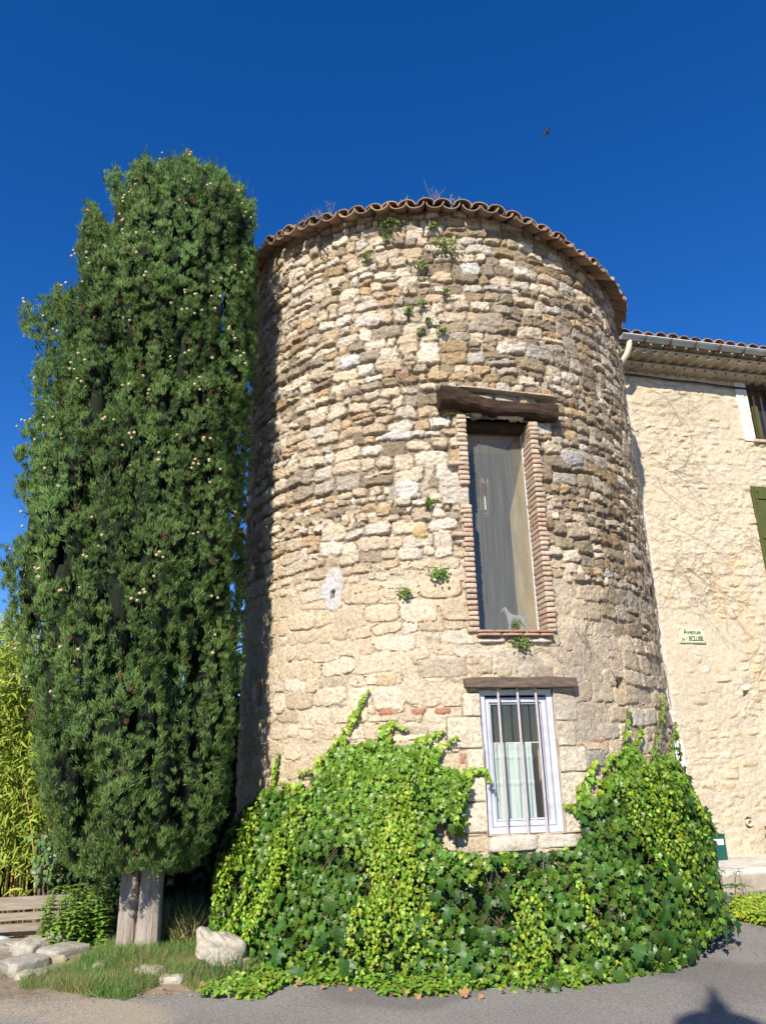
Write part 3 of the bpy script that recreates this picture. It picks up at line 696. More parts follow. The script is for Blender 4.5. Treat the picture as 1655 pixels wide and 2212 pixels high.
for (p, q) in (((-2.38, 0), (-2.38, -6)), ((8.5, 0), (8.5, -6)), ((-2.38, -6), (8.5, -6))):
    a_, c_ = hp(p[0], p[1]-.0, 0), hp(q[0], q[1], 0); b.add([a_, c_, c_+[0, 0, 7.4], a_+[0, 0, 7.4]], Q=[[0, 1, 2, 3]], col=pl)
b.build('rear_walls', M['plaster'], house)
# génoise: corbelled rows of half tiles under the roof edge
g = MB(); r = random.Random(9)
GC = (.60, .52, .38)
for row, (o0, o1, z_) in enumerate(((.0, .20, 7.395), (.0, .43, 7.50))):
    g.box(hp(3.05, (o0+o1-.02)/2-.06, z_+.058+.012*0), (5.45, (o1-o0)/2+.04, .018), HAX, col=GC)
    u = -2.3+row*.095
    while u < 8.4:
        tile_half(g, hp(u, o1, z_-.028), HN, HU, np.array([0, 0, 1.]), o1+.02, .088, .085, 1, .014, np.array(GC)*r.uniform(.85, 1.08)); u += .19
g.build('tile_cornice', M['block'], house)
# roof tiles
g = MB(); rs = math.tan(math.radians(16)); u = -2.35; 
while u < 8.5:
    for row in range(3):
        zz = 7.735+row*.42*rs
        tile_half(g, hp(u, .50-row*.42+r.uniform(-.012, .012), zz+.012+r.uniform(-.006, .006)), HN, HU, np.array([0, 0, 1.]), .47, .10, .088, 1, .014, np.array(r.choice(TCOL+[(.45, .26, .13)]))*r.uniform(.8, 1.2), drop=.47*rs)
        tile_half(g, hp(u+.105, .51-row*.42, zz), HN, HU, np.array([0, 0, 1.]), .47, .10, .088, -1, .014, np.array(r.choice(TCOL))*r.uniform(.8, 1.1), drop=.47*rs)
    u += .21
# the rest of the roof as one corrugated sheet up to the ridge and down behind
uu = np.arange(-2.4, 8.6, .03); oo = [-.8, -3.0, -6.2]; zz_ = [7.695+1.27*rs-.02, 7.695+3.47*rs, 7.695+.3*rs]
Pr = np.stack([hp(0, o, 0)+HU*uu[:, None]+np.array([0, 0, 1])*(z_+.035*np.sin(uu*2*math.pi/.21))[:, None] for o, z_ in zip(oo, zz_)])
i_ = np.arange(2)[:, None]*len(uu)+np.arange(len(uu)-1)[None]; g.add(Pr.reshape(-1, 3), Q=np.stack([i_, i_+1, i_+len(uu)+1, i_+len(uu)], -1).reshape(-1, 4), col=(.32, .21, .14))
g.box(hp(3.05, .03, 7.640), (5.4, .40, .010), HAX, col=(.55, .46, .33))
g.build('tiled_roof', M['tile'], house)
g = MB()
for k in range(4): g.rock(hp(-1.47, .36-.03*k, 7.36+k*.095), (.055, .16, .030), HAX, n=5, k=9, rough=.01, freq=9, seed=k, col=(.27, .17, .11))
g.build('verge_tiles', M['tile'], house)
# gutter: half round trough with rolled lip
def gutter():
    g = MB(); a = np.linspace(-math.pi, 0, 13); uu = np.array([-1.42, 8.5]); rr_ = .062
    V = []
    for u in uu:
        for rad in (rr_, rr_-.004):
            for q in a: V.append(hp(u, .545+math.cos(q)*rad, 7.655+math.sin(q)*rad))
    n = 13; Q = []
    for k in range(n-1): Q += [[k, k+1, 2*n+k+1, 2*n+k], [n+k+1, n+k, 3*n+k, 3*n+k+1]]
    Q += [[k, k+1, n+k+1, n+k] for k in range(n-1)]
    g.add(V, Q=Q); g.tube([hp(-1.42, .545+rr_, 7.66), hp(8.5, .545+rr_, 7.66)], .009, 8)
    V = [hp(-1.42, .545, 7.655)]+[hp(-1.42, .545+math.cos(q)*rr_, 7.655+math.sin(q)*rr_) for q in a]; g.add(V, T=[[0, k+1, k+2] for k in range(n-1)])
    return g.build('rain_gutter', M['zinc'], house, smooth=True)
gut = gutter()
for k in range(12):
    u = -1.02+k*.44; g = MB(); a = np.linspace(-math.pi*1.02, .25, 12)
    g.tube([hp(u, .545+math.cos(q)*.069, 7.655+math.sin(q)*.069) for q in a]+[hp(u, .615, 7.70)], .009, 6); g.tube([hp(u, .48, 7.64), hp(u, .30, 7.60)], .008, 6); g.build('gutter_bracket', M['rust'], gut)
g = MB(); sw = np.array([hp(-1.27, .52, 7.60), hp(-1.27, .50, 7.50), hp(-1.30, .44, 7.38), hp(-1.38, .30, 7.25), hp(-1.46, .17, 7.12), hp(-1.50, .09, 6.98), hp(-1.50, .08, 6.6), hp(-1.50, .08, 3.0), hp(-1.50, .08, .3)])
ts = np.linspace(0, len(sw)-1, 60); swi = np.stack([np.interp(ts, range(len(sw)), sw[:, k]) for k in range(3)], -1)
for _ in range(3): swi[1:-1] = (swi[:-2]+swi[1:-1]*2+swi[2:])/4
g.tube(swi, .045, 12); g.build('downpipe', M['pvc'], gut, smooth=True)
# white stone window surround, barred window and inner green shutter at the picture's edge
b = MB(); b.box(hp(1.045, .0, 6.85), (.105, .022, .53), HAX, bev=.004, col=(.72, .68, .60)); b.build('window_jamb', M['block'], house)
b = MB(); b.box(hp(2.36, .0, 6.85), (.105, .022, .53), HAX, bev=.004, col=(.72, .68, .60)); b.build('window_jamb', M['block'], house)
b = MB(); b.box(hp(1.70, .012, 6.325), (.60, .05, .024), HAX, bev=.004, col=(.5, .43, .3)); b.build('window_sill', M['block'], house)
def simple_window(w, par):
    u0, u1, z0, z1 = w; b = MB()
    for (a0, a1, c0, c1) in ((u0, u0+.05, z0, z1), (u1-.05, u1, z0, z1), ((u0+u1)/2-.04, (u0+u1)/2+.04, z0, z1), (u0+.05, u1-.05, z0, z0+.05), (u0+.05, u1-.05, z1-.05, z1)):
        b.box(hp((a0+a1)/2, -.16, (c0+c1)/2), ((a1-a0)/2, .02, (c1-c0)/2), HAX)
    fr = b.build('window', M['brown'], par)
    g = MB(); g.box(hp((u0+u1)/2, -.165, (z0+z1)/2), ((u1-u0)/2-.05, .003, (z1-z0)/2-.05), HAX); g.build('pane', M['glass2'], fr)
    b = MB(); D = -.9; A = [hp(u0, 0, z0), hp(u1, 0, z0), hp(u1, 0, z1), hp(u0, 0, z1)]; B_ = [hp(u0, D, z0), hp(u1, D, z0), hp(u1, D, z1), hp(u0, D, z1)]
    b.add(A+B_, Q=[[4, 5, 6, 7], [0, 1, 5, 4], [1, 2, 6, 5], [2, 3, 7, 6], [3, 0, 4, 7]]); b.build('window_recess', M['darkroom'], par); return fr
fw = simple_window(HW, house)
for k in range(7):
    u = HW[0]+.09+k*.145; g = MB(); g.tube([hp(u, .02, HW[2]+.02), hp(u, .02, HW[3]-.05)], .008, 6)
    if k % 2 == 0: g.tube([hp(u+.035*math.sin(q), .02, HW[3]-.15+.05*math.cos(q)) for q in np.linspace(0, 6.28, 12)], .006, 5)
    g.build('window_bar', M['rust'], fw)
g = MB(); g.box(hp((HW[0]+HW[1])/2, .02, HW[2]+.06), (.54, .010, .007), HAX); g.build('window_rail', M['rust'], fw)
b = MB(); b.box(hp(1.36, -.11, 6.70), (.055, .015, .33), HAX, bev=.003); b.build('inner_shutter', M['shutter'], fw)
simple_window(HW2, house)
# olive shutter folded back on the wall
b = MB(); s0, s1, z0, z1 = .84, 1.47, 3.88, 5.52
for k in range(5): b.box(hp(s0+(s1-s0)*(k+.5)/5, .045, (z0+z1)/2), ((s1-s0)/10-.002, .012, (z1-z0)/2), HAX, bev=.003)
shut = b.build('shutter', M['shutter'], house)
for zz in (z0+.2, (z0+z1)/2, z1-.17): b = MB(); b.box(hp((s0+s1)/2, .067, zz), ((s1-s0)/2-.04, .010, .045), HAX, bev=.004); b.build('shutter_ledge', M['shutter'], shut)
b = MB(); b.tube([hp(s0+.06, .07, z1-.30), hp(s0+.06, .085, z1-.10), hp(s0+.10, .085, z1-.06)], .007, 6); b.tube([hp(s0+.045, .065, z0+.1), hp(s0+.045, .065, z1-.03)], .004, 5); b.build('shutter_hook', M['shutter'], shut)
# black cable under the cornice
for k, (dz, rad) in enumerate(((0, .010), (.02, .006))):
    uu = np.linspace(-1.4, 7, 90); g = MB(); g.tube([hp(u, .035+.004*math.sin(u*9+k), 7.305-.05*float(sm(u, -1.4, 1.2))*.6-dz+.006*math.sin(u*5+k)) for u in uu], rad, 6)
    tag(g.build('cable', M['iron'], None), ['thick black cable running under the house cornice', 'thin dark wire just below the thick cable on the house wall'][k], 'cable')
# street sign with raised lettering
b = MB(); su0, su1, sz0, sz1 = -.818, -.390, 3.046, 3.262
b.box(hp((su0+su1)/2, .022, (sz0+sz1)/2), ((su1-su0)/2, .006, (sz1-sz0)/2), HAX, bev=.003)
sign = b.build('street_sign', M['signy']); tag(sign, 'pale yellow enamel street name plate reading Avenue de l ECLUSE on cream house wall', 'street sign')
b = MB(); e = .010
for (a0, a1, c0, c1) in ((su0+e, su1-e, sz0+e, sz0+e+.004), (su0+e, su1-e, sz1-e-.004, sz1-e), (su0+e, su0+e+.004, sz0+e+.004, sz1-e-.004), (su1-e-.004, su1-e, sz0+e+.004, sz1-e-.004)):
    b.box(hp((a0+a1)/2, .0295, (c0+c1)/2), ((a1-a0)/2, .001, (c1-c0)/2), HAX)
b.build('border_line', M['signg'], sign)
for u in (su0+.022, su1-.022):
    for z in (sz0+.022, sz1-.022): b = MB(); b.lathe(hp(u, .029, z), [(0.0001, .004), (.006, .003), (.007, 0)], 10, ax=np.array([HU, [0, 0, 1], HN])); b.build('screw', M['rust'], sign)
def text(s, size, u, z, w, bold=.0):
    cu_ = bpy.data.curves.new('lettering', 'FONT'); cu_.body = s; cu_.size = size; cu_.extrude = .0012; cu_.offset = bold; cu_.align_x = 'CENTER'
    o = bpy.data.objects.new('lettering', cu_); COLL.objects.link(o)
    bpy.context.view_layer.update()
    dg = bpy.context.evaluated_depsgraph_get(); me = bpy.data.meshes.new_from_object(o.evaluated_get(dg)); bpy.data.objects.remove(o)
    co = np.zeros(len(me.vertices)*3); me.vertices.foreach_get('co', co); co = co.reshape(-1, 3)
    ww = co[:, 0].max()-co[:, 0].min(); co[:, 0] = (co[:, 0]-(co[:, 0].max()+co[:, 0].min())/2)*w/ww
    Pn = hp(u, .0300, z)+HU*co[:, 0:1]+np.array([0, 0, 1])*co[:, 1:2]+HN*co[:, 2:3]
    me.vertices.foreach_set('co', Pn.ravel()); me.materials.clear(); me.materials.append(M['signg']); me.update()
    o = bpy.data.objects.new('lettering', me); COLL.objects.link(o); o.parent = sign; return o
um = (su0+su1)/2
text('Avenue', .100, um, 3.172, .285, .0016)
text("de l'", .078, um-.135, 3.080, .095, .0005); text('ECLUSE', .092, um+.055, 3.080, .235, .0035)
# green meter box, white notice, pipe sleeve
b = MB(); b.box(hp(-.865, .13, .385), (.150, .075, .165), HAX, bev=.006); mb = b.build('meter_box', M['green']); tag(mb, 'small dark green box standing against the house wall behind the ivy', 'meter box')
b = MB(); b.box(hp(-.855, .208, .47), (.105, .003, .035), HAX, bev=.001); b.build('box_label', M['white'], mb)
b = MB(); b.box(hp(-.865, .13, .556), (.156, .081, .007), HAX, bev=.002); b.build('lid', M['green'], mb)
b = MB(); b.box(hp(-1.20, .03, 1.43), (.185, .010, .30), HAX, bev=.003); nb_ = b.build('notice_board', M['white']); tag(nb_, 'white notice panel on house wall mostly hidden behind the ivy', 'notice board')
b = MB(); a = np.linspace(0, 2*math.pi, 17)
b.lathe(hp(-.163, -.1, .66), [(.034, 0), (.034, .13), (.044, .13), (.044, 0)], 18, ax=np.array([HU, [0, 0, 1], HN])); vp = b.build('vent_pipe', M['pvc']); tag(vp, 'short pale pipe end set in the lower house wall', 'pipe')
# bench on the pavement at the edge of the picture
bt = thing('wooden_bench', 'dark brown bench on the pavement at the right edge against the house', 'bench')
b = MB(); b.box(hp(.62, .30, .60), (.66, .17, .028), HAX, bev=.012); b.build('seat', M['brown'], bt)
for u in (.10, 1.15): b = MB(); b.box(hp(u, .30, .405), (.03, .14, .165), HAX, bev=.004); b.build('leg', M['brown'], bt)

# ------------------------------------------------------------------ ground, road, pavement
def gz(x, y):
    x = np.asarray(x, float); y = np.asarray(y, float)
    d = -.30*sm(y, 8.3, 9.3)*sm(-x, 2.6, 3.6)
    m = .05*np.exp(-((x+2.3)/.9)**2-((y-7.3)/.7)**2)
    return d+m+.012*fbm(x*2, y*2, oct=3, seed=91)*sm(y, 6.2, 6.8)*sm(-x, .3, 1.2)
gx = np.concatenate([[-600, -200, -60, -25, -12], np.arange(-7, 5, .06), [6, 8, 12, 25, 60, 200, 600]]); gy = np.concatenate([[-600, -200, -60, -25, -8, 0, 3], np.arange(5, 12, .10), [14, 20, 40, 100, 300, 900]])
GX, GY = np.meshgrid(gx, gy); GZ = gz(GX, GY)-.012
gc = np.array([.34, .26, .175])*(1+.25*fbm(GX*1.5, GY*1.5, oct=4, seed=92))[..., None]
gr = grid_mesh('ground', np.stack([GX, GY, GZ], -1), gc, np.ones((len(gy)-1, len(gx)-1), bool), M['earth'], None); tag(gr, 'bare dry earth round the foot of the tower', kind='structure')
# road: asphalt sheet, its far edge follows the verge, the ivy and the kerb
EX = np.array([-40, -12, -4, -2.9, -1.6, -1.2, .9, 2.0, 2.9, 3.4, 3.9, 5, 6.5, 40]); EY = np.array([6.35, 6.3, 6.25, 6.2, 6.22, 6.6, 6.9, 7.3, 8.3, 9.5, 9.92, 10.19, 10.56, 18.9])
rx = np.concatenate([[-40, -20, -10], np.arange(-6, 6.5, .05), [8, 12, 20, 40]]); rv = np.concatenate([[0, .3, .6, .8], np.linspace(.85, 1, 170)])
RX, RV = np.meshgrid(rx, rv); edge = np.interp(RX, EX, EY)+(.05*fbm(RX*3, RX*0, oct=4, seed=93)+.03*fbm(RX*14, RX*0, oct=2, seed=94))*(RX < 3.4)
RY = -40+(edge+40)*RV
RZ = .004+.006*fbm(RX*1.2, RY*1.2, oct=3, seed=95)*sm(RX, -8, -5)*(1-sm(RX, 5, 6))-.006*(RV > .999)
sand = sm(fbm(RX*1.1+3, RY*1.6, oct=4, seed=96)*1.0+1.1*sm(-RX, .9, 2.4)*sm(RY, 5.2, 5.9)+.35*np.exp(-((RX+1.2)/1.0)**2-((RY-5.6)/.25)**2), .55, 1.0)[..., None]
asc = np.array([.275, .25, .222])*(1+.10*fbm(RX*2, RY*2, oct=3, seed=97))[..., None]; asc = asc*(1-sand*.8)+np.array([.44, .36, .255])*sand*.8
asc = asc*(1-.22*(sm(fbm(RX*.8+7, RY*.8, oct=3, seed=190), .1, .3))[..., None])*(1-.35*sm(-np.abs(fbm(RX*1.3, RY*1.3, oct=4, seed=191)), -.02, -.004)[..., None]*sm(fbm(RX*.6, RY*.6, seed=192), .0, .3)[..., None])
rd = grid_mesh('road', np.stack([RX, RY, RZ], -1), asc, np.ones((len(rv)-1, len(rx)-1), bool), M['asphalt'], None); tag(rd, 'grey asphalt road with sandy edge in front of the tower', kind='structure')
# pavement with rounded kerb nosing
pv = MB(); prof = [(.88, -.02), (.875, .06), (.868, .17), (.852, .215), (.82, .238), (.76, .245), (.40, .25), (-.02, .262)]
uu = np.concatenate([np.arange(-2.2, 2.4, .05), np.arange(2.4, 9, .3)])
Pp = np.stack([H0+HU*uu[:, None]+HN*(o-.0+.02*fbm(uu*2, uu*0+z, oct=3, seed=98))[:, None]+np.array([0, 0, 1])*(z+.006*fbm(uu*4, uu*0+o*5, oct=3, seed=99))[:, None] for o, z in prof])
pc = np.stack([np.broadcast_to(np.array([.36, .31, .235]) if z < .2 else np.array([.60, .56, .49]), (len(uu), 3)) for o, z in prof])
pvo = grid_mesh('pavement', Pp, pc, np.ones((len(prof)-1, len(uu)-1), bool), M['concrete'], None); tag(pvo, 'raised concrete pavement along the house', kind='structure')


# ------------------------------------------------------------------ leaf templates: rows = (side, along, normal)
def fan(out, zc=.0, zo=0.0):
    V = [(0, .42, zc)]+[(x, y, zo-.0*abs(x)) for x, y in out]
    n = len(out); return np.array(V, float), [[0, 1+k, 1+(k+1) % n] for k in range(n)]
def leaf(out, fold=.12, droop=.15):
    """half outline (x>=0 from base to tip) mirrored; folded on the midrib, tip bends down"""
    mid = [(0, 0), (0, .35), (0, .7), (0, out[-1][1])]
    V = [(0, y) for _, y in mid]; nm = len(V)
    R_ = [(x, y) for x, y in out[:-1]]
    P = V+R_+[(-x, y) for x, y in R_]
    P3 = [(x, y, abs(x)*fold-droop*y*y) for x, y in P]
    nr = len(R_); F = []
    def near(y): return 0 if y < .2 else (1 if y < .5 else (2 if y < .85 else 2))
    for base, fl in ((nm, False), (nm+nr, True)):
        ch = [base+k for k in range(nr)]
        prev = 0
        seq = [0]+ch+[3]
        for k in range(len(seq)-1):
            a, b_ = seq[k], seq[k+1]
            m = near((P[a][1]+P[b_][1])/2)
            if m != prev and len({prev, m, a}) == 3:
                t = [prev, a, m]; F.append(t[::-1] if fl else t)
            if len({m, a, b_}) == 3: t = [m, a, b_]; F.append(t[::-1] if fl else t)
            prev = m
    return np.array(P3, float), F
L_OVAL = leaf([(.26, .08), (.40, .38), (.28, .72), (0, 1)], .25, .25)
L_LOBE = leaf([(.22, -.10), (.52, .10), (.40, .34), (.58, .62), (.24, .66), (.12, .86), (0, 1.05)], .18, .28)
L_BIG = leaf([(.20, -.16), (.50, -.12), (.46, .16), (.76, .44), (.42, .44), (.34, .60), (.50, .92), (.22, .84), (.10, 1.05), (0, 1.25)], .22, .42)
L_LONG = leaf([(.07, .12), (.11, .45), (.06, .78), (0, 1)], .3, .30)
L_MINT = leaf([(.20, .12), (.27, .42), (.15, .75), (0, 1)], .25, .35)

def inside(px, py, poly):
    poly = np.array(poly, float); x0, y0 = poly[:, 0], poly[:, 1]; x1, y1 = np.roll(x0, -1), np.roll(y0, -1)
    c = np.zeros(px.shape, bool)
    for a, b_, c_, d in zip(x0, y0, x1, y1):
        if b_ == d: continue
        c ^= ((b_ > py) != (d > py)) & (px < (c_-a)*(py-b_)/(d-b_)+a)
    return c
def greens(n, base, spread=.25, yellow=.0):
    c = np.array(base)[None]*(1+rng.uniform(-spread, spread, (n, 1))); c[:, 0] *= 1+rng.uniform(-.2, .3+yellow, n); return c

# ------------------------------------------------------------------ ivy over the foot of the tower
IVY_TOP = [(420, 2090), (455, 1990), (462, 1900), (475, 1840), (500, 1775), (540, 1735), (575, 1700), (612, 1702), (640, 1722), (672, 1700), (695, 1662), (715, 1618), (760, 1608), (820, 1600), (870, 1612), (905, 1608), (940, 1618), (952, 1650),
           (1000, 1672), (1015, 1690), (998, 1740), (985, 1790), (945, 1760), (938, 1800), (955, 1832), (1010, 1840), (1060, 1850), (1120, 1842), (1180, 1838), (1245, 1840), (1262, 1790), (1252, 1740), (1262, 1700), (1290, 1735), (1318, 1700), (1335, 1640), (1362, 1600),
           (1395, 1650), (1425, 1630), (1460, 1640), (1478, 1670), (1498, 1715), (1530, 1770), (1538, 1830), (1550, 1900), (1568, 1960), (1586, 1992), (1530, 2030), (1490, 2078), (1430, 2105), (1330, 2130), (1200, 2145), (900, 2160), (560, 2160), (430, 2150)]
def ivy_off(z): return np.interp(z, [0, .25, .5, .8, 1.1, 1.5, 2.0, 3.3], [.74, .60, .46, .32, .20, .10, .06, .04])
ivy = thing('climbing_ivy', 'dense green ivy covering the foot of the round tower and climbing beside the small window', 'ivy')
def ivy_points(n, zr=(0.02, 2.35), depth=(0, 1), poly=IVY_TOP, seed=1, hang=0.0):
    g = np.random.default_rng(seed)
    th = g.uniform(math.radians(-88), math.radians(108), n); z = g.uniform(zr[0], zr[1], n)
    lump = .10*fbm(th*5, z*3.2, oct=3, seed=201)*sm(ivy_off(z), .05, .3)
    o = (ivy_off(z)*g.uniform(depth[0], depth[1], n)+lump).clip(.02, None)
    Pn = tw(th, z, o); px, py = project(Pn)
    # openings stay free
    u = (th-TH_W)*TR
    k = inside(px, py, poly) & ~((u > lL-.03) & (u < lR+.05) & (z > .93) & (z < 2.3))
    th, z, Pn = th[k], z[k], Pn[k]
    nrm = np.stack([np.sin(th), -np.cos(th), np.zeros(len(th))], -1)
    return th, z, Pn, nrm
def place_leaves(tpl, Pn, nrm, size, cols, jit=.45, up=.35, seed=2, down=None):
    g = np.random.default_rng(seed); n = len(Pn)
    N_ = nrm+np.array([0, 0, up])+g.normal(0, jit, (n, 3))
    D = np.array([0, 0, -1.])+g.normal(0, .38, (n, 3)) if down is None else down
    R_ = frames(N_, D)
    V, F, C = scatter(tpl[0]*np.array([1, 1, 1]), tpl[1], R_, Pn, size, cols); return V, F, C
parts = []
# inner and middle layers of medium leaves
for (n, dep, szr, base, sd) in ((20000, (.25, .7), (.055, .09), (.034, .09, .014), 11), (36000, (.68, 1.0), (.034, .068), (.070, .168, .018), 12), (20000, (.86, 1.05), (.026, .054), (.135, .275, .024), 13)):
    th, z, Pn, nr = ivy_points(n, (0.0, 2.4), dep, seed=sd)
    nn = fbm(th*4, z*3, oct=3, seed=sd)
    k = np.ones(len(z), bool)
    if sd == 12: k = fbm(th*6+2, z*5, oct=3, seed=301) > -.22
    if sd == 13: k = (nn+.35*sm(z, .9, 1.5)) > .0
    th, z, Pn, nr = th[k], z[k], Pn[k], nr[k]
    g = np.random.default_rng(sd); c = greens(len(z), base, .28, .3)
    # leaves near the growing upper edge are young and lime coloured
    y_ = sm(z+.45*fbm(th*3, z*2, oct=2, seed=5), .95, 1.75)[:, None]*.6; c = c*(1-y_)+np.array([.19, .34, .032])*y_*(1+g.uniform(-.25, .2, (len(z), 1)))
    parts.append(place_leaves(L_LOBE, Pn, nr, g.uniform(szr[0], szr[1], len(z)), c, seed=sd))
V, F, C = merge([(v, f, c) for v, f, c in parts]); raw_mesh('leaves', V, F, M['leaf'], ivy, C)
# hanging strands of small lime leaves
g = np.random.default_rng(77); parts = []; stems = MB()
th, z, Pn, nr = ivy_points(5200, (.45, 1.75), (.98, 1.08), seed=31)
cl = fbm(th*12, z*1.6, oct=2, seed=32); idx = np.where(cl > .08)[0][:300]
for i in idx:
    L_ = g.uniform(.25, .75); n = int(L_/.021); t = np.arange(n)*.021
    zz = z[i]-t; k = zz > .05; zz = zz[k]; n = len(zz)
    if n < 4: continue
    tt = th[i]+.03*np.sin(t[k]*5+i)/TR+g.normal(0, .003, n)
    p = tw(tt, zz, ivy_off(zz)+.035+.10*fbm(tt*5, zz*3.2, oct=3, seed=201)*sm(ivy_off(zz), .05, .3)+g.uniform(0, .02, n)+.015); p += g.normal(0, .012, (n, 3))
    nn = np.stack([np.sin(tt), -np.cos(tt), 0*tt], -1)
    kx, ky = project(p); kk = inside(kx, ky, IVY_TOP); p, nn = p[kk], nn[kk]; n = len(p)
    if n < 3: continue
    c = greens(n, np.array((.24, .41, .03))*g.uniform(.65, 1.1), .25, .25)
    parts.append(place_leaves(L_OVAL, p, nn, g.uniform(.020, .042, n), c, jit=.75, up=.5, seed=int(i)))
V, F, C = merge(parts); raw_mesh('hanging_shoots', V, F, M['leaf'], ivy, C)
# big glossy lobed leaves in the lower half
th, z, Pn, nr = ivy_points(5200, (.05, 1.45), (.98, 1.12), seed=41)
cl = fbm(th*4.2+3, z*2.2, oct=2, seed=42)-.30*sm(z, .85, 1.35)+.25*sm(th, .6, 1.2); k = cl > .12; th, z, Pn, nr = th[k][:190], z[k][:190], Pn[k][:190], nr[k][:190]
g = np.random.default_rng(43); sz = g.uniform(.05, .105, len(z))*(1-.25*sm(z, .6, 1.3))
V, F, C = place_leaves(L_BIG, Pn+nr*.03, nr, sz, greens(len(z), (.034, .088, .012), .3), jit=.34, up=.45, seed=44); raw_mesh('large_leaves', V, [F], M['bigleaf'], ivy, C)
# creeping shoots that reach up the wall: polylines in picture measure laid onto the wall
SH = [[(720, 1625), (745, 1590), (768, 1552), (783, 1520), (800, 1490)], [(830, 1600), (838, 1570), (850, 1560), (880, 1575)], [(900, 1610), (925, 1590), (960, 1580)], [(925, 1640), (950, 1615), (990, 1590)],
      [(960, 1680), (1010, 1668), (1045, 1660), (1060, 1690)], [(1240, 1722), (1272, 1660), (1285, 1640)], [(1290, 1720), (1305, 1650), (1320, 1625)], [(1325, 1680), (1345, 1590), (1352, 1530)], [(1350, 1640), (1372, 1590), (1378, 1570)],
      [(1400, 1640), (1418, 1560), (1422, 1530), (1420, 1500)], [(1430, 1640), (1445, 1590), (1452, 1560)], [(598, 1690), (603, 1655), (608, 1625)], [(665, 1700), (640, 1700), (612, 1690)], [(1255, 1760), (1235, 1745), (1215, 1740)], [(985, 1790), (998, 1760), (1005, 1735)], [(700, 1640), (690, 1660), (650, 1670)],
      [(1465, 1640), (1455, 1600), (1445, 1570)], [(1330, 1720), (1300, 1690), (1285, 1690)], [(1120, 1860), (1095, 1845), (1080, 1840)], [(1200, 1850), (1215, 1838), (1230, 1845)]]
parts = []; g = np.random.default_rng(51); st = MB()
for pl_ in SH:
    pts = np.array([cyl(x, y) for x, y in pl_]); t = np.linspace(0, len(pts)-1, 15*len(pts)); tp = np.stack([np.interp(t, range(len(pts)), pts[:, k]) for k in (0, 1)], -1)
    st.tube(tw(tp[::4, 0], tp[::4, 1], .022), .003, 5)
    n = len(tp); fr = t/t.max()
    p = tw(tp[:, 0]+g.normal(0, .022, n)/TR*(1.2-fr), tp[:, 1]+g.normal(0, .022, n)*(1.2-fr), .03+g.uniform(0, .03, n)); nn = np.stack([np.sin(tp[:, 0]), -np.cos(tp[:, 0]), 0*fr], -1)
    parts.append(place_leaves(L_LOBE, p, nn, g.uniform(.035, .07, n)*(1.1-.6*fr), greens(n, (.22, .38, .035), .25, .2), seed=int(pl_[0][0])))
V, F, C = merge(parts); raw_mesh('climbing_shoots', V, F, M['leaf'], ivy, C)
for k in range(150):      # woody stems under the leaves
    a0 = g.uniform(math.radians(-65), math.radians(78)); zt = g.uniform(.4, .8) if -.05 < a0 < .42 else g.uniform(.5, 1.2); zz = np.linspace(0, zt, 12); tt = a0+np.cumsum(g.normal(0, .018, 12))
    sp = tw(tt, zz, ivy_off(zz)*.75); sx, sy = project(sp)
    if inside(sx+14, sy, IVY_TOP).all() and inside(sx-14, sy-6, IVY_TOP).all(): st.tube(sp, .004, 5)
st.build('stems', M['twig'], ivy)

# creeping ground cover at the foot of the ivy
def cover(name, poly, n, size, base, tpl, matn, seed, zr=(.01, .07), up=1.0):
    g = np.random.default_rng(seed); poly = np.array(poly, float)
    W_ = np.array([on_z(x, y, 0.0)[:2] for x, y in poly]); lo, hi = W_.min(0), W_.max(0)
    p = g.uniform(lo, hi, (n*4, 2)); k = inside(p[:, 0], p[:, 1], W_); p = p[k][:n]
    k = np.linalg.norm(p-TC, axis=1) > TR; p = p[k]; n = len(p)
    d = fbm(p[:, 0]*5, p[:, 1]*5, oct=3, seed=seed)
    P3 = np.concatenate([p, (g.uniform(zr[0], zr[1], n)+.03*d.clip(0))[:, None]], 1)
    P3[:, 2] += gz(p[:, 0], p[:, 1])*(p[:, 0] < -1)
    nrm = np.tile([0, -.25, 0.], (n, 1)); R_ = frames(nrm+[0, 0, up]+g.normal(0, .35, (n, 3)), g.normal(0, 1, (n, 3))+[0, -.4, -.2])
    V, F, C = scatter(tpl[0], tpl[1], R_, P3, g.uniform(size[0], size[1], n), greens(n, base, .3, .3)); return raw_mesh(name, V, [F], M[matn], None, C)
o = cover('ground_cover', [(425, 2162), (470, 2140), (540, 2110), (640, 2080), (900, 2090), (1200, 2080), (1420, 2040), (1500, 1990), (1560, 1985), (1500, 2035), (1490, 2085), (1440, 2105), (1385, 2098), (1330, 2128), (1240, 2140), (1130, 2128), (1010, 2150), (920, 2160), (820, 2155), (770, 2132), (700, 2135), (620, 2135), (560, 2165)], 9000, (.022, .05), (.15, .29, .03), L_OVAL, 'leaf', 61)
tag(o, 'low lime green creeper spreading onto the asphalt along the foot of the ivy', 'ground cover', kind='stuff')
o = cover('ground_cover', [(1575, 1985), (1600, 1960), (1640, 1955), (1670, 1960), (1670, 2010), (1640, 2000), (1600, 1995)], 1500, (.03, .06), (.22, .36, .03), L_OVAL, 'leaf', 62, (.01, .12))
tag(o, 'bright yellow green creeper patch on asphalt right of the ivy', 'ground cover', kind='stuff')
o = cover('ground_cover', [(1395, 2060), (1400, 2010), (1470, 1960), (1550, 1960), (1585, 1985), (1560, 2010), (1500, 2020), (1480, 2060)], 3500, (.02, .04), (.06, .14, .035), L_MINT, 'softleaf', 63, (.01, .22))
tag(o, 'dull green small leaved weeds under the right end of the ivy', 'ground cover', kind='stuff')

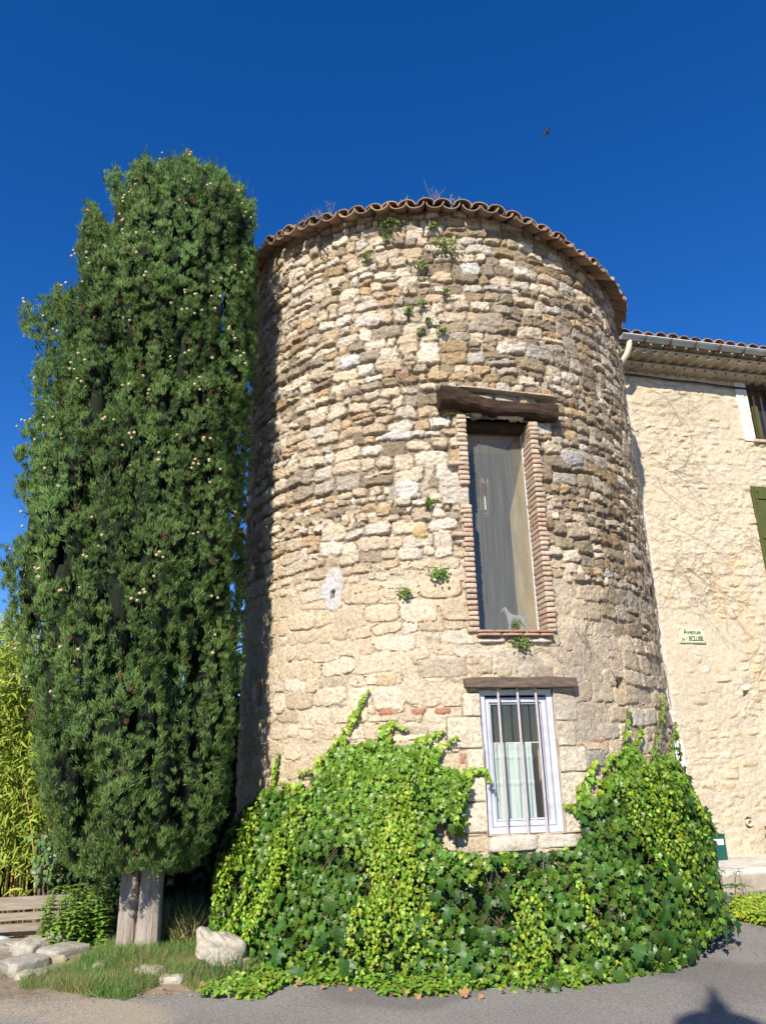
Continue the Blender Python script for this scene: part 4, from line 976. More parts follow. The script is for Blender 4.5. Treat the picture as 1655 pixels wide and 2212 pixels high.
# ------------------------------------------------------------------ cypress
cyp = thing('cypress_tree', 'tall dense cypress full of pale cones beside the round tower', 'tree', loc=(-2.3, 7.4, 0))
def sub(o): o.parent = cyp; o.matrix_parent_inverse = Matrix.Translation((2.3, -7.4, 0)); return o
LZ = [.62, .80, 1.18, 1.63, 2.27, 2.8, 3.2, 3.79, 4.5, 5.0, 5.3, 5.75, 6.3, 6.7, 7.0, 7.46, 8.0, 8.3, 8.62, 8.85]
LX = [-2.75, -3.0, -3.2, -3.34, -3.42, -3.45, -3.72, -3.74, -3.70, -3.72, -3.62, -3.62, -3.66, -3.60, -3.30, -3.34, -3.34, -3.10, -2.98, -2.7]
RZ_ = [.62, .79, 1.18, 1.8, 2.67, 3.62, 4.66, 5.5, 6.38, 7.0, 7.6, 8.08, 8.4, 8.62, 8.85]
RX_ = [-2.05, -1.80, -1.60, -1.52, -1.50, -1.50, -1.50, -1.47, -1.42, -1.46, -1.48, -1.52, -1.72, -1.95, -2.3]
def crown_lr(z): return np.interp(z, LZ, LX), np.interp(z, RZ_, RX_)
CYP = [(262, 1885), (215, 1905), (170, 1895), (118, 1860), (112, 1800), (92, 1730), (76, 1650), (72, 1560), (78, 1500), (42, 1455), (50, 1400), (14, 1345), (24, 1300), (2, 1245), (12, 1180), (72, 1150), (64, 1102), (37, 1075), (34, 1038), (66, 1015), (37, 997), (34, 970), (77, 952), (30, 924), (36, 915), (75, 903), (80, 858), (72, 820), (80, 775), (100, 752), (75, 742), (41, 708), (49, 650), (66, 648), (84, 672), (86, 622), (98, 630), (108, 665), (122, 612), (136, 640), (148, 640), (160, 625), (174, 600),
       (171, 540), (176, 502), (184, 462), (194, 436), (206, 450), (228, 486), (243, 500), (262, 482), (246, 440), (232, 398), (236, 352), (252, 358), (262, 400), (275, 425), (284, 372), (294, 340), (320, 342), (330, 366), (352, 352), (372, 348), (385, 352), (398, 328), (412, 345), (425, 352), (440, 368), (455, 362), (470, 372), (480, 370), (492, 392), (505, 405), (520, 400), (530, 428), (548, 440), (550, 475), (544, 520), (550, 570), (542, 610), (556, 700), (550, 770), (545, 860), (534, 960), (530, 1080), (526, 1200), (522, 1400), (510, 1600), (496, 1720), (468, 1800), (438, 1860), (400, 1885), (350, 1895)]
def in_outline(P_, poly=CYP):
    a, b_ = project(P_); return inside(np.atleast_1d(a), np.atleast_1d(b_), poly)
g = np.random.default_rng(101); pc_, pr_, ph_, pt_ = [], [], [], []
def try_plume(c, rad, hgt, tl):
    c = np.array(c)
    e = np.array([c, c+[rad*.8, 0, 0], c-[rad*.8, 0, 0], c+[tl[0]*hgt*.7, 0, hgt*.8], c-[0, 0, hgt*.7]])
    if in_outline(e).all(): pc_.append(tuple(c)); pr_.append(rad); ph_.append(hgt); pt_.append(tl); return True
z = .75
while z < 8.9:
    l, r_ = crown_lr(min(z, 8.5)); w = (r_-l)/2; c = (l+r_)/2; dy = min(w, .95)
    for fr, cnt in ((1.0, int(2*math.pi*max(w, dy)/.33)), (.45, int(2*math.pi*w*.5/.45))):
        for k in range(max(cnt, 3)):
            a = 2*math.pi*(k+g.uniform(-.3, .3))/max(cnt, 3)
            for tr_ in range(4):
                rad = g.uniform(.11, .23)*(.75 if tr_ > 1 else 1); hgt = g.uniform(.35, .85)*(.7 if tr_ > 1 else 1); f2 = fr*(1-.06*tr_)+g.uniform(-.16, .05)
                x = c+math.cos(a)*max(w*f2-rad*.75, .02); y = 7.40+math.sin(a)*max(dy*f2-rad*.75, .02)
                if try_plume((x, y, z+g.uniform(-.2, .2)), rad, hgt, (math.cos(a)*g.uniform(.05, .25), math.sin(a)*.15)): break
    z += .30
for (tx, ty, bx, by, rad) in ((238, 368, 275, 530, .12), (192, 450, 235, 640, .17), (60, 655, 150, 790, .12), (110, 645, 165, 800, .13), (140, 650, 190, 780, .12), (82, 840, 160, 930, .15), (40, 950, 130, 1020, .12), (44, 1055, 130, 1150, .13),
                              (10, 1190, 90, 1290, .14), (2, 1245, 80, 1340, .12), (22, 1340, 90, 1420, .15), (302, 352, 312, 520, .13), (340, 368, 345, 520, .12), (394, 345, 390, 520, .13), (430, 365, 425, 520, .13), (478, 385, 465, 540, .13), (515, 415, 500, 560, .12), (538, 460, 528, 620, .12),
                              (65, 1500, 110, 1600, .14), (98, 1700, 130, 1760, .13), (75, 880, 150, 960, .12), (52, 705, 130, 800, .12), (370, 358, 368, 480, .11), (455, 375, 445, 520, .11), (540, 560, 520, 700, .12)):
    A_ = on_y(tx, ty, 7.35); B_ = on_y(bx, by, 7.4); L_ = np.linalg.norm(A_-B_); n = max(2, int(L_/.22)); d = (A_-B_)/L_
    for k in range(n):
        f = (k+.5)/n; pc_.append(tuple(B_+(A_-B_)*f)); pr_.append(rad*(1-.45*f)); ph_.append(L_/n*.75+.05); pt_.append((d[0]/max(d[2], .4), 0))
pc_ = np.array(pc_); pr_ = np.array(pr_); ph_ = np.array(ph_); pt_ = np.array(pt_); NP = len(pc_)
# every plume carries small billowing clumps; the sprays sit on those
lc, lr, lo_ = [], [], []
for i in range(NP):
    if pc_[i, 1] > 7.95: m = 7
    else: m = int(7+18*pr_[i]*ph_[i]/.1*.9)
    v = g.normal(0, 1, (m, 3)); v /= np.linalg.norm(v, axis=1)[:, None]; q = v*np.array([pr_[i], pr_[i], ph_[i]])*.86; q[:, 0] += q[:, 2]*pt_[i, 0]; q[:, 1] += q[:, 2]*pt_[i, 1]
    lc.append(pc_[i]+q); lr.append(g.uniform(.055, .125, m)*(1.1 if pc_[i, 1] > 7.95 else 1)); lo_.append(np.full(m, i))
lc = np.concatenate(lc); lr = np.concatenate(lr); lo_ = np.concatenate(lo_); lh = lr*g.uniform(1.2, 2.1, len(lr))
cnt = np.where(lc[:, 1] > 7.95, 5, (11+lr*lh*1700)).astype(int)
own_l = np.repeat(np.arange(len(lc)), cnt); v = g.normal(0, 1, (len(own_l), 3)); v[:, 2] = v[:, 2]+.25; v /= np.linalg.norm(v, axis=1)[:, None]
hs = np.stack([lr, lr, lh], -1)[own_l]; cand = lc[own_l]+v*hs; nrmc = v/hs; nrmc /= np.linalg.norm(nrmc, axis=1)[:, None]; own = lo_[own_l]
# drop sprays buried inside plumes or other clumps
ok = np.ones(len(cand), bool); o_ = np.argsort(cand[:, 2]); zs = cand[o_, 2]
for i in range(NP):
    a, b_ = np.searchsorted(zs, [pc_[i, 2]-ph_[i], pc_[i, 2]+ph_[i]]); ix = o_[a:b_]; dd = cand[ix]-pc_[i]
    q = ((dd[:, 0]-dd[:, 2]*pt_[i, 0])/pr_[i])**2+((dd[:, 1]-dd[:, 2]*pt_[i, 1])/pr_[i])**2+(dd[:, 2]/ph_[i])**2; ok[ix[q < .50]] = False
for i in range(len(lc)):
    a, b_ = np.searchsorted(zs, [lc[i, 2]-lh[i], lc[i, 2]+lh[i]]); ix = o_[a:b_]; dd = cand[ix]-lc[i]
    q = (dd[:, 0]**2+dd[:, 1]**2)/lr[i]**2+(dd[:, 2]/lh[i])**2; ok[ix[(q < .75) & (own_l[ix] != i)]] = False
def cleft(P_):
    l_, r_ = crown_lr(P_[:, 2]); cx_ = (l_+r_)/2; dx = P_[:, 0]-cx_; dy = P_[:, 1]-7.40; a_ = np.arctan2(dy, dx); n_ = np.sqrt(dx*dx+dy*dy)+1e-6
    d = sm(-fbm(np.cos(a_)*3.6+P_[:, 2]*.22, np.sin(a_)*3.6, P_[:, 2]*.75, oct=3, seed=555), .02, .34)*(1-.85*sm(dx, .45, .95))
    return d, np.stack([dx/n_, dy/n_, 0*dx], -1)
cd_, cr__ = cleft(cand); cand = cand-cr__*(cd_*.26)[:, None]
ok &= np.linalg.norm(cand[:, :2]-TC, axis=1) > TR+.03
ok &= in_outline(cand+g.normal(0, .02, cand.shape))
cand, own, nrmc = cand[ok], own[ok], nrmc[ok]
# tuft template: scale-like sprays fanning up and out
def tuft(seed, nb, L0, wd, spread):
    g = np.random.default_rng(seed); V = []; F = []
    for k in range(nb):
        root = g.normal(0, .22, 3)*np.array([1, 1, 1.]); d = np.array([0, 1, .55])+g.normal(0, spread, 3); d /= np.linalg.norm(d); s_ = np.cross(d, np.array([0, 0, 1])+g.normal(0, .35, 3)); s_ /= np.linalg.norm(s_)
        L_ = L0*g.uniform(.6, 1.2); b_ = len(V)
        V += [root-s_*wd*.5, root+s_*wd*.5, root+d*L_*.55+s_*wd, root+d*L_, root+d*L_*.55-s_*wd]; F += [[b_, b_+1, b_+2], [b_, b_+2, b_+4], [b_+4, b_+2, b_+3]]
    return np.array(V), F
N_t = len(cand); parts = []
front = cand[:, 1] < 7.75
ups = np.zeros((N_t, 3)); ups[:, 2] = 1; ups[:, 0] = pt_[own, 0]*.6
nr = nrmc.copy(); nr[:, 2] = nr[:, 2]*.5+.25; nr += g.normal(0, .16, (N_t, 3))
R_ = frames(nr, ups+g.normal(0, .25, (N_t, 3)))
sc_ = g.uniform(.034, .062, N_t); topf = sm(cand[:, 2], 7.3, 8.4)
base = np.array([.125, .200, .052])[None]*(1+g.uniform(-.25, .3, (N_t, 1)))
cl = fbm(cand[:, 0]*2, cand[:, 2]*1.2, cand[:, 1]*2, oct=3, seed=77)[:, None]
base = base*(1+.55*cl); lt = (sm(cl[:, 0], .15, .5)*.6+topf*.5)[:, None].clip(0, 1); base = base*(1-lt)+np.array([.16, .27, .085])*lt*(1+g.uniform(-.2, .2, (N_t, 1)))  # sunlit highlights put into the clump colours, summit sprays paler too
br = g.random(N_t) < .010; base[br] = (.17, .10, .05)
tips = nrmc[:, 2] > .6; 
var = g.integers(0, 6, N_t)
for v in range(6):
    tV, tF = tuft(200+v, 20, 1.05, .070, .40); k = (var == v) & front
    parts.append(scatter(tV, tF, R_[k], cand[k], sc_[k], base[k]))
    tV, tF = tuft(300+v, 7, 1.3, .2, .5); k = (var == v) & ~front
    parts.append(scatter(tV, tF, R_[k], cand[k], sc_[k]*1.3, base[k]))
# long feathery leaders on the summit and on plume tips
tp = [];
for i in range(NP):
    if pc_[i, 1] < 7.9 and (pc_[i, 2]+ph_[i] > 7.9 or pr_[i] < .19):
        for q in range(9 if pc_[i, 2] > 7.4 else 5):
            tp.append(pc_[i]+np.array([ph_[i]*pt_[i, 0]+g.normal(0, .06), g.normal(0, .06), ph_[i]*.86+g.normal(0, .05)]))
tp = np.array(tp); tp = tp[in_outline(tp+[0, 0, .06])]; n = len(tp); tV, tF = tuft(400, 26, .45, .035, .35); tV = tV*np.array([1, 1, 1]); 
# stretch roots along the shoot
gg = np.random.default_rng(5); sh = np.repeat(gg.uniform(-.2, 1.2, 26), 5); tV[:, 1] += sh; tV[:, 0] *= np.interp(sh, [-.2, 1.2], [1, .35]); tV[:, 2] *= np.interp(sh, [-.2, 1.2], [1, .35])
Rt = frames(g.normal(0, 1, (n, 3))+[0, -1, 0], np.tile([0, 0, 1.], (n, 1))+g.normal(0, .16, (n, 3)))
parts.append(scatter(tV, tF, Rt, tp, g.uniform(.09, .17, n), np.array([.075, .15, .05])*(1+g.uniform(-.25, .25, (n, 1)))))
V, F, C = merge(parts); print('cypress', N_t, sum(len(x) for x in F)); sub(raw_mesh('crown', V, F, M['cypress'], None, C))
b = MB()  # solid cores inside the plumes, shade of the gaps put into their colour
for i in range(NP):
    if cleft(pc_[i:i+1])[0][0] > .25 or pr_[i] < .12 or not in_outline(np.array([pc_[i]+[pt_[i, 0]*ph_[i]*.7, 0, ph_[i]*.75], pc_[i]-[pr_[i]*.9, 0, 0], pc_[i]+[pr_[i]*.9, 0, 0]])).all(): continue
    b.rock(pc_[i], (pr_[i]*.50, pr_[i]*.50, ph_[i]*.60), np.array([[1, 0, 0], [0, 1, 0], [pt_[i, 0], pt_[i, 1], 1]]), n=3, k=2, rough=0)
l = b; sub(b.build('dark_gap_core', M['core']))
# trunk: two grown-together stems
def trunk(x0, y0, r0, name_seed, lean):
    seg = 40; zz = np.concatenate([np.linspace(-.15, 1.2, 50), np.linspace(1.4, 6.5, 12)]); a = np.linspace(0, 2*np.pi, seg, endpoint=False)
    A, Z = np.meshgrid(a, zz); R0 = r0*(1.0+.15*np.exp(-(Z+.02)/.10).clip(0, 1.6)-.06*Z).clip(.15, None)
    R0 = R0*(1+.05*np.sin(A*3+name_seed)+.035*fbm(np.cos(A)*4+name_seed, np.sin(A)*4, Z*.8, oct=4, seed=name_seed))+.012*fbm(A*7, Z*1.0, oct=3, seed=name_seed+1)
    X = x0+lean*Z+R0*np.cos(A); Y = y0+R0*np.sin(A)*.95
    V = np.stack([X, Y, Z+0*A], -1); i = np.arange(len(zz)-1)[:, None]*seg; j = np.arange(seg)[None]; j2 = (j+1) % seg
    return V.reshape(-1, 3), np.stack([i+j, i+j2, i+seg+j2, i+seg+j], -1).reshape(-1, 4)
b = MB()
for (x0, r0, sd, ln) in ((-2.372, .084, 3, -.01), (-2.190, .106, 8, .015)): v, q = trunk(x0, 7.42, r0, sd, ln); b.add(v, Q=q)
sub(b.build('trunk', M['bark'], smooth=True))
b = MB()
for k in range(26):
    a0 = g.uniform(0, 6.28); z0 = g.uniform(.55, 4.5); L_ = g.uniform(.5, 1.0); t = np.linspace(0, 1, 7)[:, None]
    p = np.array([-2.3, 7.42, z0])+t*np.array([math.cos(a0)*L_*.8, math.sin(a0)*L_*.8, L_*1.3])*np.array([1, 1, 1])+np.sin(t*3)*.03; b.tube(p, np.linspace(.03, .008, 7), 6)
for (px, py) in ((200, 1480), (196, 1500), (208, 1520), (190, 1440)):
    P0 = on_y(px, py, 6.85); b.tube([P0+[.25, .4, -.3], P0+[.05, .1, .0], P0+[-.04, 0, .22]], [.02, .012, .006], 6)
sub(b.build('branches', M['twig']))
# cones: the hundred nearest the eye as parts, the rest as one part
cV = MB(); cV.rock((0, 0, 0), (1, 1, 1), n=4, k=2.2, rough=.12, freq=2.4, seed=5)
cm = cV.build('cone', M['cone']); cone_me = cm.data; bpy.data.objects.remove(cm)
vis = np.where(front & (cand[:, 2] > 2.2) & (nrmc[:, 1] < .1) & (cand[:, 1] < 7.3))[0]
dens = fbm(cand[vis, 0]*2.5, cand[vis, 2]*1.5, oct=2, seed=88); vis = vis[(dens > -.25)]
ci = g.choice(vis, 210, replace=False); cps = []
for i in ci:
    for q in range(g.integers(1, 4)): cps.append(cand[i]+nrmc[i]*.055+g.normal(0, .028, 3)+np.array([0, -.02, 0]))
cps = np.array(cps); cps = cps[np.argsort(cps[:, 2]-0*cps[:, 1])]
for p in cps[:100]:
    o = bpy.data.objects.new('cone', cone_me); COLL.objects.link(o); o.scale = [float(g.uniform(.012, .016))]*3; o.location = p-np.array([-2.3, 7.4, 0]); o.rotation_euler = tuple(g.uniform(0, 6, 3)); o.parent = cyp
tv = np.zeros(len(cone_me.vertices)*3); cone_me.vertices.foreach_get('co', tv); tv = tv.reshape(-1, 3); tf = [list(p.vertices) for p in cone_me.polygons]
rest = cps[100:]; Rr = np.linalg.qr(g.normal(0, 1, (len(rest), 3, 3)))[0]
V, F, _ = scatter(tv, tf, Rr, rest, g.uniform(.012, .016, len(rest))); o = sub(raw_mesh('cones', V, [F], M['cone'])); o['kind'] = 'stuff'

# ------------------------------------------------------------------ bamboo, dark hedge behind, shrubs
g = np.random.default_rng(131)
bam = thing('bamboo_clump', 'sunlit bamboo thicket with yellow canes behind the wooden bench', 'bamboo')
parts = []; 
for k in range(60):
    x0 = g.uniform(-6.6, -3.75); y0 = g.uniform(9.3, 10.6); H_ = g.uniform(2.6, 3.9) if x0 < -4.3 else g.uniform(1.4, 2.6); ln = np.array([g.normal(0, .12), g.normal(-.05, .1)])
    t = np.linspace(0, 1, 10)[:, None]; p = np.concatenate([np.array([x0, y0])+ln*t*t*H_, t*H_-.30], 1)
    col = np.array([.42, .32, .07])*g.uniform(.7, 1.2) if g.random() < .75 else np.array([.16, .22, .05])
    b = MB(); b.tube(p, np.linspace(g.uniform(.010, .017), .004, 10), 6, col=col); 
    for q in range(3, 9):
        pass
    b.build('cane', M['cane'], bam, smooth=True)
    n = int(H_*125); t = g.uniform(.12, 1.02, n)**.62; P0 = np.stack([np.interp(t, np.linspace(0, 1, 10), p[:, j]) for j in range(3)], -1)
    P0 += g.normal(0, 1, (n, 3))*np.array([.20, .18, .10])*np.minimum(1, .5+t)[:, None]
    D = g.normal(0, .8, (n, 3))+[0, -.3, -.55]; R_ = frames(g.normal(0, .6, (n, 3))+[-.1, -.6, .8], D)
    yb = g.random((n, 1)); c = np.array([.22, .32, .035])*(1-yb)+np.array([.42, .48, .07])*yb
    parts.append(scatter(L_LONG[0]*np.array([.85, 1, 1]), L_LONG[1], R_, P0, g.uniform(.08, .17, n), c*(1+g.uniform(-.2, .2, (n, 1)))))
V, F, C = merge(parts); raw_mesh('foliage', V, F, M['softleaf'], bam, C)

def leaf_mass(name, label, cat, c, half, n, tpl, size, base, matn, seed, core=True, shapes=None):
    g = np.random.default_rng(seed); t = thing(name, label, cat)
    v = g.normal(0, 1, (n, 3)); v /= np.linalg.norm(v, axis=1)[:, None]; rr_ = g.uniform(.55, 1.0, n)**.5
    rr_ *= 1+.28*fbm(v[:, 0]*2.5+seed, v[:, 1]*2.5, v[:, 2]*2.5, oct=3, seed=seed)
    P0 = np.array(c)+v*rr_[:, None]*np.array(half); P0[:, 2] = np.maximum(P0[:, 2], -.3)
    R_ = frames(v+[0, -.3, .5]+g.normal(0, .5, (n, 3)), g.normal(0, .6, (n, 3))+[0, 0, -.7])
    V, F, C = scatter(tpl[0], tpl[1], R_, P0, g.uniform(size[0], size[1], n), greens(n, base, .35, .2)); raw_mesh('foliage', V, [F], M[matn], t, C)
    b = MB()
    for k in range(14):
        a = g.uniform(0, 6.28); q = np.array(c)+np.array([math.cos(a)*half[0], math.sin(a)*half[1], g.uniform(-.2, .8)*half[2]])*.8
        r0 = np.array([c[0]+g.normal(0, .15), c[1]+g.normal(0, .15), -.3]); tt = np.linspace(0, 1, 6)[:, None]; b.tube(r0+(q-r0)*tt+np.sin(tt*3.1)*g.normal(0, .08, 3), np.linspace(.02, .005, 6), 5)
    b.build('branches', M['twig'], t)
    if core: b = MB(); b.rock(c, np.array(half)*.72, n=8, k=2.5, rough=min(half)*.35, freq=1.5, seed=seed); b.build('dark_gap_core', M['core'], t)  # dark core paints the shade inside the leaves
    return t
leaf_mass('hedge', 'dark dense hedge standing behind the bamboo', 'hedge', (-6.2, 12.4, .9), (3.4, 1.1, 1.9), 9000, L_MINT, (.07, .14), (.06, .10, .025), 'softleaf', 141)
leaf_mass('dark_leaf_mass', 'dark leaf mass added in place of shade between cypress trunk and tower', 'shrub', (-2.05, 9.7, 1.1), (.85, .6, 1.7), 7000, L_LOBE, (.05, .09), (.03, .055, .018), 'softleaf', 142)  # added leaf mass, coloured dark to stand for the shaded gap
leaf_mass('dark_leaf_mass', 'dark shrub behind the cypress on its left side above the mint', 'shrub', (-3.15, 9.3, .45), (.75, .6, .75), 3500, L_OVAL, (.05, .09), (.045, .08, .025), 'softleaf', 143)
# climbing plant with blue green leaves next to the bench, on thin stakes
bg = thing('climbing_plant', 'green leaved climber hanging left of the cypress above the bench end', 'plant')
n = 130; P0 = np.stack([on_y(x, y, Y) for x, y, Y in zip(g.normal(98, 13, n), g.uniform(1795, 1905, n), g.uniform(8.5, 8.8, n))]); R_ = frames(g.normal(0, .5, (n, 3))+[-.2, -1, .5], g.normal(0, .5, (n, 3))+[0, 0, -1])
V, F, C = scatter(L_OVAL[0], L_OVAL[1], R_, P0, g.uniform(.04, .08, n), greens(n, (.12, .20, .06), .3)); raw_mesh('leaves', V, [F], M['leaf'], bg, C)
b = MB()
for k in range(7): x_ = g.normal(98, 9); b.tube([on_y(x_+g.normal(0, 6), 1950, 8.75), on_y(x_, 1880, 8.7), on_y(x_+g.normal(0, 8), 1800, 8.65)], .006, 5)
b.build('stems', M['twig'], bg)
for k, (x, lab) in enumerate(((86, 'leftmost grey stake standing behind the bench end'), (97, 'middle grey stake of three behind the bench end'), (108, 'rightmost grey stake behind the bench end near the mint'))):
    b = MB(); A_ = on_y(x-3, 1950, 8.72); B_ = on_y(x+2, 1868, 8.72); b.tube([A_-[0, 0, .3], A_, B_], [.018, .018, .014], 6); tag(b.build('wooden_stake', M['greybeam']), lab, 'stake', 'wooden stakes behind the bench')
# mint-like shrub: upright leafy stems
def stems_plant(name, label, cat, cx, cy, spread, n_st, h, base, size, seed, tpl=L_MINT, z0=0.0, group=None, matn='softleaf', gap=.035):
    g = np.random.default_rng(seed); t = thing(name, label, cat, group); parts = []; b = MB()
    for k in range(n_st):
        x, y = cx+g.normal(0, spread[0]), cy+g.normal(0, spread[1]); H_ = h*g.uniform(.6, 1.15); ln = g.normal(0, .12, 2)*H_; m = max(3, int(H_/gap)); tt = np.linspace(.08, 1, m)
        P0 = np.stack([x+ln[0]*tt*tt, y+ln[1]*tt*tt, z0+H_*tt], -1); b.tube(np.concatenate([[[x, y, z0-.05]], P0]), .003, 4, cap=False)
        for s_ in range(4):
            a = (np.arange(m) % 2)*math.pi/2+s_*math.pi/2+g.normal(0, .25, m); D = np.stack([np.cos(a), np.sin(a), g.uniform(-.1, .5, m)], -1); N_ = np.stack([-.3*np.cos(a), -.3*np.sin(a), np.ones(m)], -1)+g.normal(0, .2, (m, 3))
            parts.append(scatter(tpl[0], tpl[1], frames(N_, D), P0, g.uniform(size[0], size[1], m)*(1.05-.45*tt), greens(m, base, .25, .2)))
    V, F, C = merge(parts); raw_mesh('leaves', V, F, M[matn], t, C); b.build('stems', M['twig'], t); return t
stems_plant('leafy_shrub', 'bright green mint-like shrub between bench end and cypress trunk', 'shrub', -2.93, 7.85, (.16, .12), 85, .50, (.20, .38, .06), (.055, .09), 151, z0=-.05)
stems_plant('leafy_shrub', 'small bright green shoots right beside the cypress trunk on its left', 'shrub', -2.62, 8.25, (.10, .08), 16, .42, (.10, .22, .045), (.05, .08), 152, z0=0)
stems_plant('milkweed_plant', 'drooping long leaved plant leaning over the kerb right of the ivy', 'plant', 3.62, 9.05, (.10, .06), 5, .42, (.12, .22, .08), (.12, .20), 153, tpl=L_LONG, gap=.11)

# ------------------------------------------------------------------ low bench, stones, boulder
bn = thing('wooden_bench', 'weathered wooden slat bench cut by the left edge in front of the bamboo', 'bench')
A3 = np.array([-3.20, 8.33, 0]); B3 = np.array([-5.2, 7.98, 0]); bu = (A3-B3)/np.linalg.norm(A3-B3); bn_ = np.array([bu[1], -bu[0], 0]); BAX = np.array([bu, bn_, [0, 0, 1]]); bc = (A3+B3)/2; bl_ = np.linalg.norm(A3-B3)/2
for (z_, hh) in ((.308, .058), (.190, .035), (.090, .034)):
    b = MB(); b.rock(bc+[0, 0, z_], (bl_+random.uniform(-.02, .03), .020, hh), BAX, n=24, k=20, rough=.006, freq=6, seed=int(z_*100)); b.build('back_slat', M['plank'], bn)
for u_ in (-.62, -.2, .62):
    b = MB(); b.box(bc+bu*(bl_*u_+.1)-bn_*.045+[0, 0, .02], (.045, .02, .33), BAX, bev=.003); b.build('post', M['plank'], bn)
for k in range(3): b = MB(); b.box(bc-bn_*(.14+.13*k)+[0, 0, .02-.0*k], (bl_, .055, .018), BAX, bev=.003); b.build('seat_slat', M['plank'], bn)
b = MB(); gg = np.random.default_rng(4); xs = np.linspace(0, 1, 26); ys = np.linspace(0, 1, 12); XA, YA = np.meshgrid(xs, ys)
Pl = np.array([-4.35, 7.98, -.06])+bu*(XA*.75)[..., None]+bn_*(-.02-YA*.35)[..., None]+np.array([0, 0, 1])*(.05*fbm(XA*6, YA*5, oct=3, seed=6)+.10*np.sin(XA*3.1)*np.sin(YA*3.1)-.03)[..., None]
tag(grid_mesh('plastic_sheet', Pl, np.ones(Pl.shape), np.ones((11, 25), bool), M['plastic'], None), 'crumpled translucent plastic sheet lying under the slat bench', 'plastic sheet')
LIME = (.43, .39, .32)
def rockobj(name, label, cat, c, half, rz, seed, col, k=5, rough=.03, n=12, freq=4, group=None, tilt=0):
    a = math.radians(rz); ax = np.array([[math.cos(a), math.sin(a), tilt], [-math.sin(a), math.cos(a), 0], [0, 0, 1]]); b = MB(); b.rock(c, half, ax, n=n, k=k, rough=rough, freq=freq, seed=seed, col=col); return tag(b.build(name, M['block']), label, cat, group)
GB = 'limestone blocks edging the planted bank'
def blk(px0, py0, px1, py1, hgt, dep, lab, seed, zt, col=LIME, k=9, rough=.02):
    """a block whose front top edge runs between two measured points at height zt"""
    A_ = on_z(px0, py0, zt); B_ = on_z(px1, py1, zt); c = (A_+B_)/2; L_ = np.linalg.norm(B_-A_)/2; rz = math.degrees(math.atan2(B_[1]-A_[1], B_[0]-A_[0])); nv = np.array([-math.sin(math.radians(rz)), math.cos(math.radians(rz)), 0])
    return rockobj('stone_block', lab, 'stone block', c+nv*dep+[0, 0, -hgt], (L_, dep, hgt), rz, seed, col, k=k, rough=rough, group=GB)
blk(-40, 2096, 30, 2082, .10, .16, 'low pale block at the left edge in the lower row of stones', 1, .09)
blk(36, 2084, 116, 2062, .10, .15, 'long flat pale block in the lower row between left edge and grass', 2, .10)
blk(118, 2058, 205, 2036, .10, .15, 'pale block of the lower row half hidden by grass', 3, .09)
blk(-30, 2050, 40, 2040, .10, .16, 'flat broken slab at the left edge under the bench', 4, .06, rough=.035)
blk(42, 2042, 68, 2036, .09, .14, 'short slab under the bench beside the round mossy stone', 11, .07, rough=.035)
blk(72, 2038, 130, 2020, .11, .14, 'rough pale stone in front of the mossy stone', 5, .12, k=5, rough=.04)
blk(132, 2020, 228, 1996, .11, .14, 'long squared pale block with brown stains left of the trunk', 6, .14)
blk(232, 2004, 262, 1992, .10, .12, 'small pale block touching the cypress trunk on the left', 7, .12, k=6)
rockobj('mossy_stone', 'round brown mossy stone lying beside the bench post', 'stone', on_y(114, 2014, 7.95), (.150, .11, .080), 8, 8, (.19, .14, .08), k=3.5, rough=.04)
rockobj('small_stone', 'small pale stone next to the mint and the long squared block', 'stone', on_y(168, 1998, 7.9), (.07, .05, .04), 20, 9, LIME, k=3, rough=.02, n=8)
rockobj('boulder', 'big pale angular boulder between cypress trunk and ivy', 'boulder', on_y(470, 2045, 6.75)+[0, .1, -.02], (.205, .15, .12), 12, 12, (.47, .42, .33), k=5, rough=.075, n=26, freq=5, tilt=-.3)
rockobj('stone', 'pale rounded stone at the road edge in front of the trunk', 'stone', on_z(323, 2110, .01), (.125, .09, .075), -8, 14, (.48, .43, .33), k=4, rough=.045, n=16, freq=7)
rockobj('stone', 'flat pale stone right of the rounded one at the road edge', 'stone', on_z(372, 2116, .02), (.10, .06, .035), 8, 15, (.47, .43, .35), k=5, rough=.025, n=12, freq=7)
rockobj('stone', 'half buried pale stone in the grass left of the trunk', 'stone', on_z(210, 2098, .01), (.08, .06, .05), 15, 16, (.45, .39, .28), k=4, rough=.03, freq=7)
rockobj('stone', 'small yellowish stone at the left end of the grass', 'stone', on_z(122, 2080, .02), (.10, .06, .05), 25, 17, (.50, .42, .27), k=4, rough=.03, freq=7)
rockobj('stone', 'low pale stone near the left edge where grass meets road', 'stone', on_z(68, 2108, .01), (.12, .07, .035), 15, 18, (.45, .40, .31), k=5, rough=.03, freq=7)
rockobj('stone', 'small stone hidden in grass just right of the trunk', 'stone', on_z(408, 2062, .03), (.05, .04, .03), 5, 19, (.6, .52, .4), k=3, rough=.02, n=8)
rockobj('stone', 'pale stone at the left foot of the ivy in the dead leaves', 'stone', on_z(522, 2085, .04), (.08, .06, .06), 5, 20, (.55, .46, .34), k=3, rough=.03, n=10)

